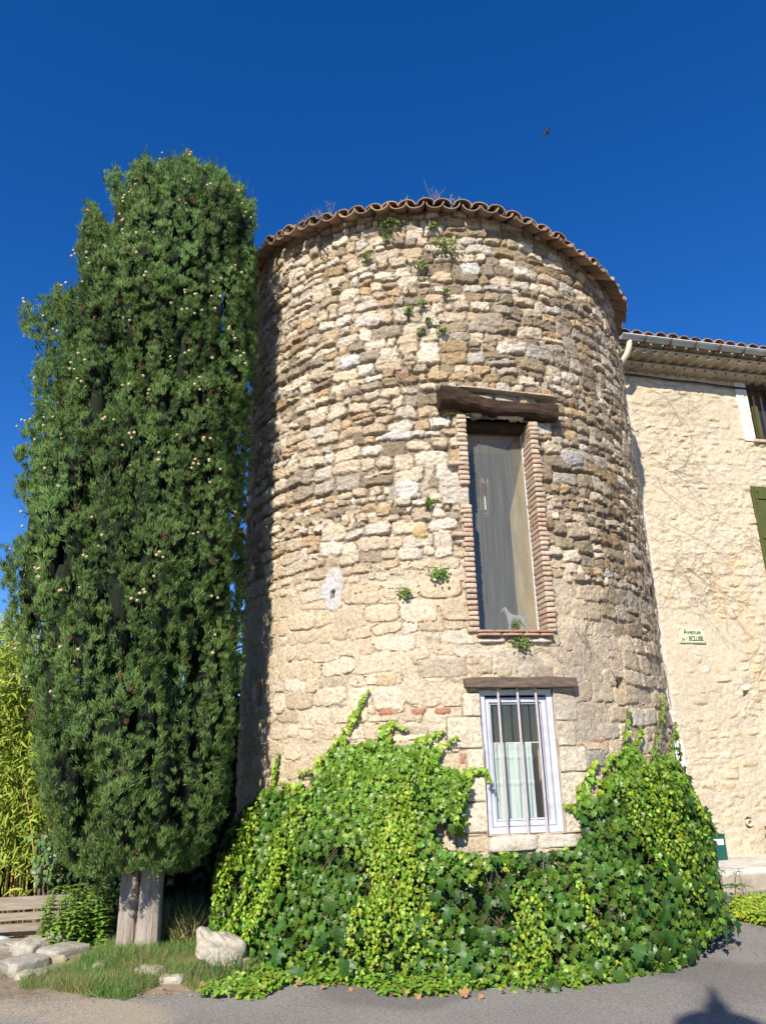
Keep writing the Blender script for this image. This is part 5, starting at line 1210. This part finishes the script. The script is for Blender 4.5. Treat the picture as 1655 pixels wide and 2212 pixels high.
# ------------------------------------------------------------------ grass
def grass(name, label, poly, n, hr, base, seed, dens=0.0):
    g = np.random.default_rng(seed); W_ = np.array([on_z(x, y, 0.0)[:2] for x, y in poly]); lo, hi = W_.min(0), W_.max(0)
    p = g.uniform(lo, hi, (n*6, 2)); k = inside(p[:, 0], p[:, 1], W_); p = p[k]; d = fbm(p[:, 0]*2.2, p[:, 1]*2.2, oct=3, seed=seed); p = p[(d+g.uniform(-.25, .25, len(d))) > dens][:n]; n = len(p)
    tV = np.array([(-.5, 0, 0), (.5, 0, 0), (.38, .5, .10), (-.38, .5, .10), (0, 1, .42)]); tF3 = [[0, 1, 2], [0, 2, 3], [3, 2, 4]]
    tV = tV*np.array([.035, 1, 1]); P0 = np.concatenate([p, (gz(p[:, 0], p[:, 1])-.01)[:, None]], 1)
    up = np.array([0, 0, 1.])+g.normal(0, .42, (n, 3)); R_ = frames(g.normal(0, 1, (n, 3))*np.array([1, 1, .2]), up)
    cl = fbm(p[:, 0]*1.5, p[:, 1]*3, oct=2, seed=seed+1); yl = sm(cl+g.normal(0, .25, n), .0, .55)[:, None]; c = np.array(base)*(1-yl)+np.array([.30, .27, .10])*yl; br_ = g.random(n) < .12; c[br_] = np.array([.38, .30, .16]); c *= 1+g.uniform(-.3, .3, (n, 1))
    hgt = g.uniform(hr[0], hr[1], n)*(1+.6*fbm(p[:, 0]*3, p[:, 1]*3, oct=2, seed=seed+3))
    V, F, C = scatter(tV, tF3, R_, P0, hgt, c); o = raw_mesh(name, V, [F], M['grass'], None, C); return tag(o, label, 'grass', kind='stuff')
grass('grass', 'dry mixed grass on the bank round the cypress trunk', [(40, 2122), (80, 2112), (150, 2092), (235, 2058), (330, 2035), (420, 2035), (520, 2060), (540, 2110), (430, 2150), (380, 2120), (330, 2135), (270, 2165), (200, 2155), (110, 2140), (40, 2140)], 26000, (.04, .115), (.12, .25, .05), 161, -.25)
grass('grass', 'tall fine grass in the shade between trunk and boulder', [(335, 2050), (350, 2000), (440, 1980), (450, 2030), (420, 2060)], 2200, (.12, .30), (.07, .14, .04), 162, -.4)
grass('grass', 'thin low grass at the left edge near the stones', [(-60, 2125), (-60, 2095), (60, 2085), (60, 2110)], 1500, (.03, .08), (.20, .20, .07), 163, -.2)
grass('grass', 'sparse weeds between the ivy and the boulder', [(430, 2110), (500, 2020), (560, 2050), (560, 2130), (470, 2140)], 2500, (.05, .14), (.09, .19, .045), 164, -.2)
# loose grit along the verge
g = np.random.default_rng(301); n = 800; xx = g.uniform(-3.4, 2.6, n); yy = np.interp(xx, EX, EY)-np.abs(g.normal(0, .30, n))+.05; tvp = np.array([(1, 0, 0), (-1, 0, 0), (0, 1, 0), (0, -1, 0), (0, 0, .7), (0, 0, -.7)], float); tfp = [[0, 2, 4], [2, 1, 4], [1, 3, 4], [3, 0, 4], [2, 0, 5], [1, 2, 5], [3, 1, 5], [0, 3, 5]]
Rg = np.linalg.qr(g.normal(0, 1, (n, 3, 3)))[0]; V, F, C = scatter(tvp, tfp, Rg, np.stack([xx, yy, np.full(n, .010)], -1), g.uniform(.002, .007, n)*(1+.9*(g.random(n) < .05)), np.array([.45, .40, .32])*g.uniform(.5, 1.1, (n, 1)))
tag(raw_mesh('gravel', V, [F], M['block'], None, C), 'loose grit and small gravel along the edge of the asphalt', 'gravel', kind='stuff')
# fallen leaves
dl = [(850, 2150), (880, 2146), (1010, 2150), (1040, 2149), (700, 2130), (640, 2125), (560, 2105), (600, 2118), (530, 2140), (980, 2120), (1090, 2140), (1180, 2138), (440, 2125), (250, 2130), (180, 2125), (220, 2140), (300, 2150), (350, 2140), (510, 2100), (540, 2085), (470, 2115), (505, 2120), (760, 2135), (905, 2150), (75, 2030), (60, 2036), (84, 2026), (1555, 1975), (1470, 2075)]
g = np.random.default_rng(171); tv_, tf_ = L_LOBE; first = None
for (x, y) in dl:
    n_ = 1; R_ = frames(g.normal(0, .45, (1, 3))+[0, -.35, 1], g.normal(0, 1, (1, 3))*[1, 1, .1]); p = on_z(x, y, .03); V, F, C = scatter(tv_*np.array([1, 1, 1.6]), tf_, R_, np.zeros((1, 3)), [g.uniform(.035, .065)])
    o = raw_mesh('fallen_leaf', V, [F], M['deadleaf']); o.location = p; tag(o, 'dry orange brown fallen leaf on the ground', 'leaf', 'dry fallen leaves')

# ------------------------------------------------------------------ weeds on the tower wall and roof
WD = [(842, 483, .16, 'round green weed tuft just under the eave left of the middle'), (962, 532, .20, 'largest weed tuft high on the tower wall under the eave'), (935, 492, .07, 'tiny weed sprig directly under the eave near the middle'), (908, 575, .10, 'weed sprig below and left of the largest tuft'),
      (792, 556, .07, 'small faint weed on the upper left of the wall'), (912, 655, .06, 'small weed in a joint midway between eave and lintel'), (955, 715, .07, 'weed just above the left end of the dark lintel'), (882, 672, .06, 'thin weed left of the other mid wall weeds'), (912, 712, .05, 'tiny weed left of the one above the lintel'),
      (928, 1083, .06, 'small weed left of the tall window at mid height'), (947, 1238, .10, 'bushy weed left of the lower part of the tall window'), (876, 1277, .08, 'weed right of the small hole in the cement patch'), (1122, 1385, .10, 'weed growing under the tall window sill'), (1112, 1348, .05, 'little sprig on the tall window sill'), (836, 515, .06, 'short sprig hanging below the round tuft under the eave'), (925, 690, .04, 'minute sprig between the mid wall weeds'), (962, 628, .05, 'weed sprig right of the middle high on the wall')]
for k, (x, y, s_, lab) in enumerate(WD):
    th_, z_ = cyl(x, y); g = np.random.default_rng(180+k); n = int(60*s_/.07); P0 = tw(th_+g.normal(0, s_*.42, n)/TR, z_+g.normal(0, s_*.30, n)-s_*.1, .02+np.abs(g.normal(0, s_*.35, n)))
    nn = np.tile([math.sin(th_), -math.cos(th_), .5], (n, 1)); t = thing('wall_weed', lab, 'weed', 'weeds growing on the tower wall', loc=tuple(tw(th_, z_)))
    V, F, C = place_leaves(L_OVAL, P0, nn, g.uniform(.018, .036, n), greens(n, (.12, .22, .04), .35, .2), jit=.5, seed=k); o = raw_mesh('leaves', V-tw(th_, z_), [F], M['softleaf'], t, C)
    b = MB()
    for q in range(5): b.tube([tw(th_, z_)-tw(th_, z_), P0[q]-tw(th_, z_)], .002, 4)
    b.build('stems', M['twig'], t)
for k, (x, y, h_, lab) in enumerate(((690, 472, .26, 'wispy dry reddish weed on the left of the tower roof'), (930, 432, .28, 'wispy brown dry weed on top of the tower roof near the middle'), (968, 432, .20, 'tall flowering stalks on the tower roof right of the middle'), (870, 440, .16, 'short flowering stalks on the roof above the round tuft'), (650, 480, .14, 'smallest dry sprig at the far left of the roof'))):
    th_, _ = cyl(x, y+30); z_ = float(ztop(th_))+.10; g = np.random.default_rng(200+k); b = MB()
    for q in range(16 if h_ > .2 else 8):
        a = tw(th_+g.normal(0, .03), z_, .0+g.uniform(-.15, .05)); e = a+np.array([g.normal(0, .25)*h_, g.normal(0, .2)*h_, h_*g.uniform(.5, 1)]); m_ = (a+e)/2+g.normal(0, .015, 3); b.tube([a, m_, e], [.0025, .002, .0015], 4, cap=False)
        for w_ in range(3): f_ = g.uniform(.4, .9); c_ = a+(e-a)*f_; b.tube([c_, c_+g.normal(0, .035, 3)+[0, 0, .03]], .0013, 3, cap=False)
        if k in (2, 3) and q % 3 == 0: b.lathe(e, [(.0005, -.012), (.010, 0), (.0005, .014)], 6)
    t = b.build('roof_weed', M['dryvine'] if k in (0, 1, 4) else mat('seed_head', (.40, .42, .22), var=.2)); tag(t, lab, 'weed', 'dry weeds on the tower roof')

# dry vine stems
def wander(start, ang, n, step, curl, g, out, brk=.08):
    """start, ang in (s,z) surface measure; returns list of polylines"""
    res = []; p = np.array(start, float); a = ang; L_ = [p.copy()]
    for k in range(n):
        a += g.normal(0, curl); p = p+np.array([math.cos(a), math.sin(a)])*step; L_.append(p.copy())
        if g.random() < brk and n > 12: res += wander(p, a+g.choice([-1, 1])*g.uniform(.3, .9), int((n-k)*.6), step, curl*1.2, g, out, brk*.6)
    res.append(np.array(L_)); return res
g = np.random.default_rng(211); b = MB()
for k in range(90):
    s0 = g.uniform(.9, 4.0) if k < 70 else g.uniform(-2.2, .9); z0 = g.uniform(1.9, 6.6) if k < 70 else g.uniform(4.5, 6.6)
    for pl_ in wander((s0, z0), math.pi/2+g.normal(0, .6), g.integers(14, 34), .045, .22, g, 0):
        pl_ = pl_[pl_[:, 1] < ztop(pl_[:, 0]/TR)-.05]
        if len(pl_) < 3: continue
        u = pl_[:, 0]/TR; uu_ = (u-TH_W)*TR
        if ((uu_ > uL-.05) & (uu_ < uR+.15) & (pl_[:, 1] > 2.65)).any() or ((uu_ > lL-.05) & (uu_ < lR+.1) & (pl_[:, 1] < 2.3)).any(): continue
        b.tube(tw(u, pl_[:, 1], .018+.008*np.sin(np.arange(len(u)))), g.uniform(.0015, .0034), 4, cap=False)
for k in range(420):   # short hanging rootlets on the shaded side
    s0 = g.uniform(1.6, 4.2); z0 = g.uniform(2.2, 6.9); n = 6; t = np.linspace(0, 1, n); b.tube(tw((s0+np.cumsum(g.normal(0, .014, n)))/TR, z0-t*g.uniform(.06, .28), .012+.035*np.sin(t*3)*g.random()), .0014, 3, cap=False)
tag(b.build('dry_vine', M['dryvine']), 'bare dead vine stems clinging to the right side of the stone tower', 'vine')
g = np.random.default_rng(221); b = MB()
def hv(u0, z0, a0, n, cur, rr_=.0017):
    for pl_ in wander((u0, z0), a0, n, .04, cur, g, 0, .07):
        k = (pl_[:, 0] > -1.45) & (pl_[:, 0] < 2.0) & (pl_[:, 1] > .4) & (pl_[:, 1] < 7.3); pl_ = pl_[k]
        if len(pl_) > 2: b.tube(np.array([hp(q[0], .016+.006*math.sin(i), q[1]) for i, q in enumerate(pl_)]), rr_*g.uniform(.6, 1.2), 4, cap=False)
for k in range(26): hv(g.uniform(-1.35, -.7), g.uniform(3.2, 6.9), g.normal(-.22, .22), 40, .09)
for k in range(14): hv(g.uniform(.6, 1.2), g.uniform(2.0, 3.6), g.normal(-1.9, .5), 26, .16)
for k in range(16): hv(g.uniform(-.8, .9), g.uniform(4.0, 4.9), g.normal(-.3, .3), 18, .16, .0018)
for k in range(8): hv(g.uniform(-1.3, -.3), g.uniform(6.7, 7.25), g.normal(.2, .5), 22, .2, .003)
tag(b.build('dry_vine', M['dryvine']), 'thin bare vine stems spread over the cream house wall', 'vine')

# iron ring bracket high on the tower
t_, z_ = cyl(705, 540); O = tw(t_, z_, .0); nn = np.array([math.sin(t_), -math.cos(t_), 0]); ss = np.array([math.cos(t_), math.sin(t_), 0]); b = MB()
a = np.linspace(0, 2*math.pi, 20); b.tube([O+nn*.09+ss*math.cos(q)*.045+np.array([0, 0, .045*math.sin(q)]) for q in a], .007, 6)
for q in (-1, 1): b.tube([O+nn*.09+ss*q*.02+[0, 0, -.03], O+nn*.04+ss*q*.05+[0, 0, -.13]], .006, 6); b.tube([O+nn*.09+ss*q*.03, O+ss*q*.03], .006, 6)
tag(b.build('iron_ring', M['iron']), 'small iron ring bracket fixed high on the left of the tower', 'iron ring')

# ------------------------------------------------------------------ things behind the tall window
def upix(px, py, d): u, z = u_at(px, py, d); return wl(u, d, z)
ln = thing('hanging_lantern', 'copper lantern with white candles hanging inside the tall window', 'lantern')
Lc = upix(1042, 1080, .55); h2 = .17; w2 = .085
b = MB()
for a in np.arange(6)*math.pi/3+.3:
    p = Lc+np.array([math.cos(a)*w2, math.sin(a)*w2, 0]); b.tube([p+[0, 0, h2], p-np.array([math.cos(a)*w2*.3, math.sin(a)*w2*.3, h2])], .006, 5)
for (z_, r_) in ((h2, w2), (-h2, w2*.7)): b.tube([Lc+np.array([math.cos(q)*r_, math.sin(q)*r_, z_]) for q in np.linspace(0, 2*math.pi, 7)+.3], .009, 6)
for a in np.arange(6)*math.pi/3+.3: b.lathe(Lc+np.array([math.cos(a)*w2, math.sin(a)*w2, h2]), [(.012, 0), (.016, .02), (.008, .04), (.0005, .055)], 8)
b.lathe(Lc+[0, 0, h2], [(.05, .0), (.04, .05), (.015, .08), (.006, .12), (.0005, .13)], 12); b.build('frame', M['brass'], ln)
b = MB(); b.tube([Lc+[0, 0, h2+.1], [Lc[0], Lc[1], TZ1+.33]], .005, 5); b.build('chain', M['iron'], ln)
for a in (0.2, 2.3, 4.4):
    b = MB(); c = Lc+np.array([math.cos(a)*.03, math.sin(a)*.03, -h2+.06]); b.lathe(c, [(.0005, 0), (.009, 0), (.009, .13), (.003, .15), (.0005, .165)], 10); b.build('candle', M['candle'], ln)
# horse figurine standing on the sill inside
hb = upix(1117, 1350, .34); hb[2] = TZ0+.022
hv_ = {'pel': (.055, 0, .125), 'mid': (.0, 0, .128), 'chest': (-.055, 0, .135), 'neck': (-.078, 0, .175), 'poll': (-.092, 0, .212), 'muz': (-.122, 0, .178), 'tail1': (.082, 0, .13), 'tail2': (.098, 0, .085), 'tail3': (.10, 0, .045)}
rad = {'pel': .026, 'mid': .024, 'chest': .027, 'neck': .017, 'poll': .012, 'muz': .008, 'tail1': .008, 'tail2': .008, 'tail3': .004}
ed = [('pel', 'mid'), ('mid', 'chest'), ('chest', 'neck'), ('neck', 'poll'), ('poll', 'muz'), ('pel', 'tail1'), ('tail1', 'tail2'), ('tail2', 'tail3')]
for s_ in (-1, 1):
    hv_['fk%d' % s_] = (-.06+.006*s_, .018*s_, .068); hv_['ff%d' % s_] = (-.060+.016*s_, .02*s_, .004); rad['fk%d' % s_] = .009; rad['ff%d' % s_] = .007; ed += [('chest', 'fk%d' % s_), ('fk%d' % s_, 'ff%d' % s_)]
    hv_['hk%d' % s_] = (.050, .02*s_, .085); hv_['hh%d' % s_] = (.078+.008*s_, .022*s_, .052); hv_['hf%d' % s_] = (.074+.012*s_, .022*s_, .004); rad['hk%d' % s_] = .014; rad['hh%d' % s_] = .008; rad['hf%d' % s_] = .007
    ed += [('pel', 'hk%d' % s_), ('hk%d' % s_, 'hh%d' % s_), ('hh%d' % s_, 'hf%d' % s_)]
names = list(hv_); me = bpy.data.meshes.new('horse_figurine'); HS = 1.22
me.from_pydata([tuple(hb+(wt*v[0]-wnrm*v[1]+np.array([0, 0, v[2]]))*HS) for v in hv_.values()], [(names.index(a), names.index(b_)) for a, b_ in ed], []); me.materials.append(M['horse'])
ho = bpy.data.objects.new('horse_figurine', me); COLL.objects.link(ho); md = ho.modifiers.new('skin', 'SKIN'); md.use_smooth_shade = True; ho.modifiers.new('sub', 'SUBSURF').levels = 2; ho.modifiers['sub'].render_levels = 2
for v, n_ in zip(me.skin_vertices[0].data, names): v.radius = (rad[n_]*HS, rad[n_]*HS); v.use_root = (n_ == 'pel')
tag(ho, 'small grey carved horse figurine standing inside the tall window', 'horse figurine')

# ------------------------------------------------------------------ swift in the sky
bc_ = EYE+ray(1182, 284)*17.5; fx = np.array([cr_, -sr_*sp_, sr_*cp_]); fy = np.array([-sr_, -cr_*sp_, cr_*cp_]); fz_ = np.cross(fx, fy)
def bp_(x, y, z=0): return bc_+fx*x-fy*y+fz_*z    # x right, y down in the sky, metres
b = MB()
def wing(pts, ch):
    """curved blade: centre line and chord width, thin aerofoil section"""
    pts = np.array(pts, float); ch = np.array(ch); n = len(pts); T = np.gradient(pts, axis=0); T /= np.linalg.norm(T, axis=1)[:, None]; Nn = np.stack([-T[:, 1], T[:, 0]], -1); V = []
    for p, q, c in zip(pts, Nn, ch):
        for (s_, h_) in ((-.5, 0), (-.15, .10), (.5, 0), (-.15, -.10)): V.append(bp_(p[0]+q[0]*c*s_, p[1]+q[1]*c*s_, h_*c+.02*0))
    Q = [[4*i+k, 4*i+(k+1) % 4, 4*i+4+(k+1) % 4, 4*i+4+k] for i in range(n-1) for k in range(4)]; b.add(V, Q=Q+[[3, 2, 1, 0], [4*n-4, 4*n-3, 4*n-2, 4*n-1]])
k_ = 20/1600*1.0*1.0
wing([(-.012, .0), (-.055, .045), (-.085, .10), (-.105, .175)], [.075, .064, .044, .008]); wing([(-.012, .0), (.02, -.055), (.06, -.10), (.115, -.14)], [.075, .064, .044, .008])
ct = np.array([(-.035, -.028), (-.02, -.014), (0, 0), (.025, .022), (.045, .042), (.058, .06)]); b.tube([bp_(x, y) for x, y in ct], [.009, .021, .027, .021, .013, .008], 10)
wing([(.045, .042), (.06, .065), (.066, .088)], [.022, .016, .003]); wing([(.045, .042), (.068, .058), (.086, .070)], [.022, .016, .003])
tag(b.build('swift', M['black']), 'black swift gliding high in the blue sky', 'bird')

# ------------------------------------------------------------------ street lamp behind the viewer, its shadow falls on the road
tip = on_z(1543, 2158, 0.0); hL = 6.0; back = Vector((-Ldir.x, -Ldir.y, 0)).normalized(); run = 5.84/math.tan(SUN_EL); lp = np.array([tip[0]+back.x*run, tip[1]+back.y*run, 0.0])
lamp = thing('street_lamp', 'old style street lamp behind the viewer, seen only by its shadow at the lower right', 'street lamp', loc=tuple(lp))
b = MB(); b.lathe((0, 0, 0), [(.14, 0), (.14, .12), (.09, .25), (.055, .7), (.05, 4.7), (.08, 4.75), (.08, 4.82), (.03, 4.86)], 16); b.build('pole', M['iron'], lamp)
b = MB(); b.lathe((0, 0, 4.86), [(.10, 0), (.10, .02), (.20, .52), (.20, .54)], 6); b.build('lantern_glass', M['glass2'], lamp)
b = MB(); b.lathe((0, 0, 5.40), [(.27, 0), (.28, .03), (.22, .10), (.10, .16), (.075, .17), (.075, .30), (.085, .31), (.055, .36), (.035, .42), (.04, .45), (.028, .50), (.02, .58), (.001, .66)], 16); b.build('lantern_cap', M['iron'], lamp)
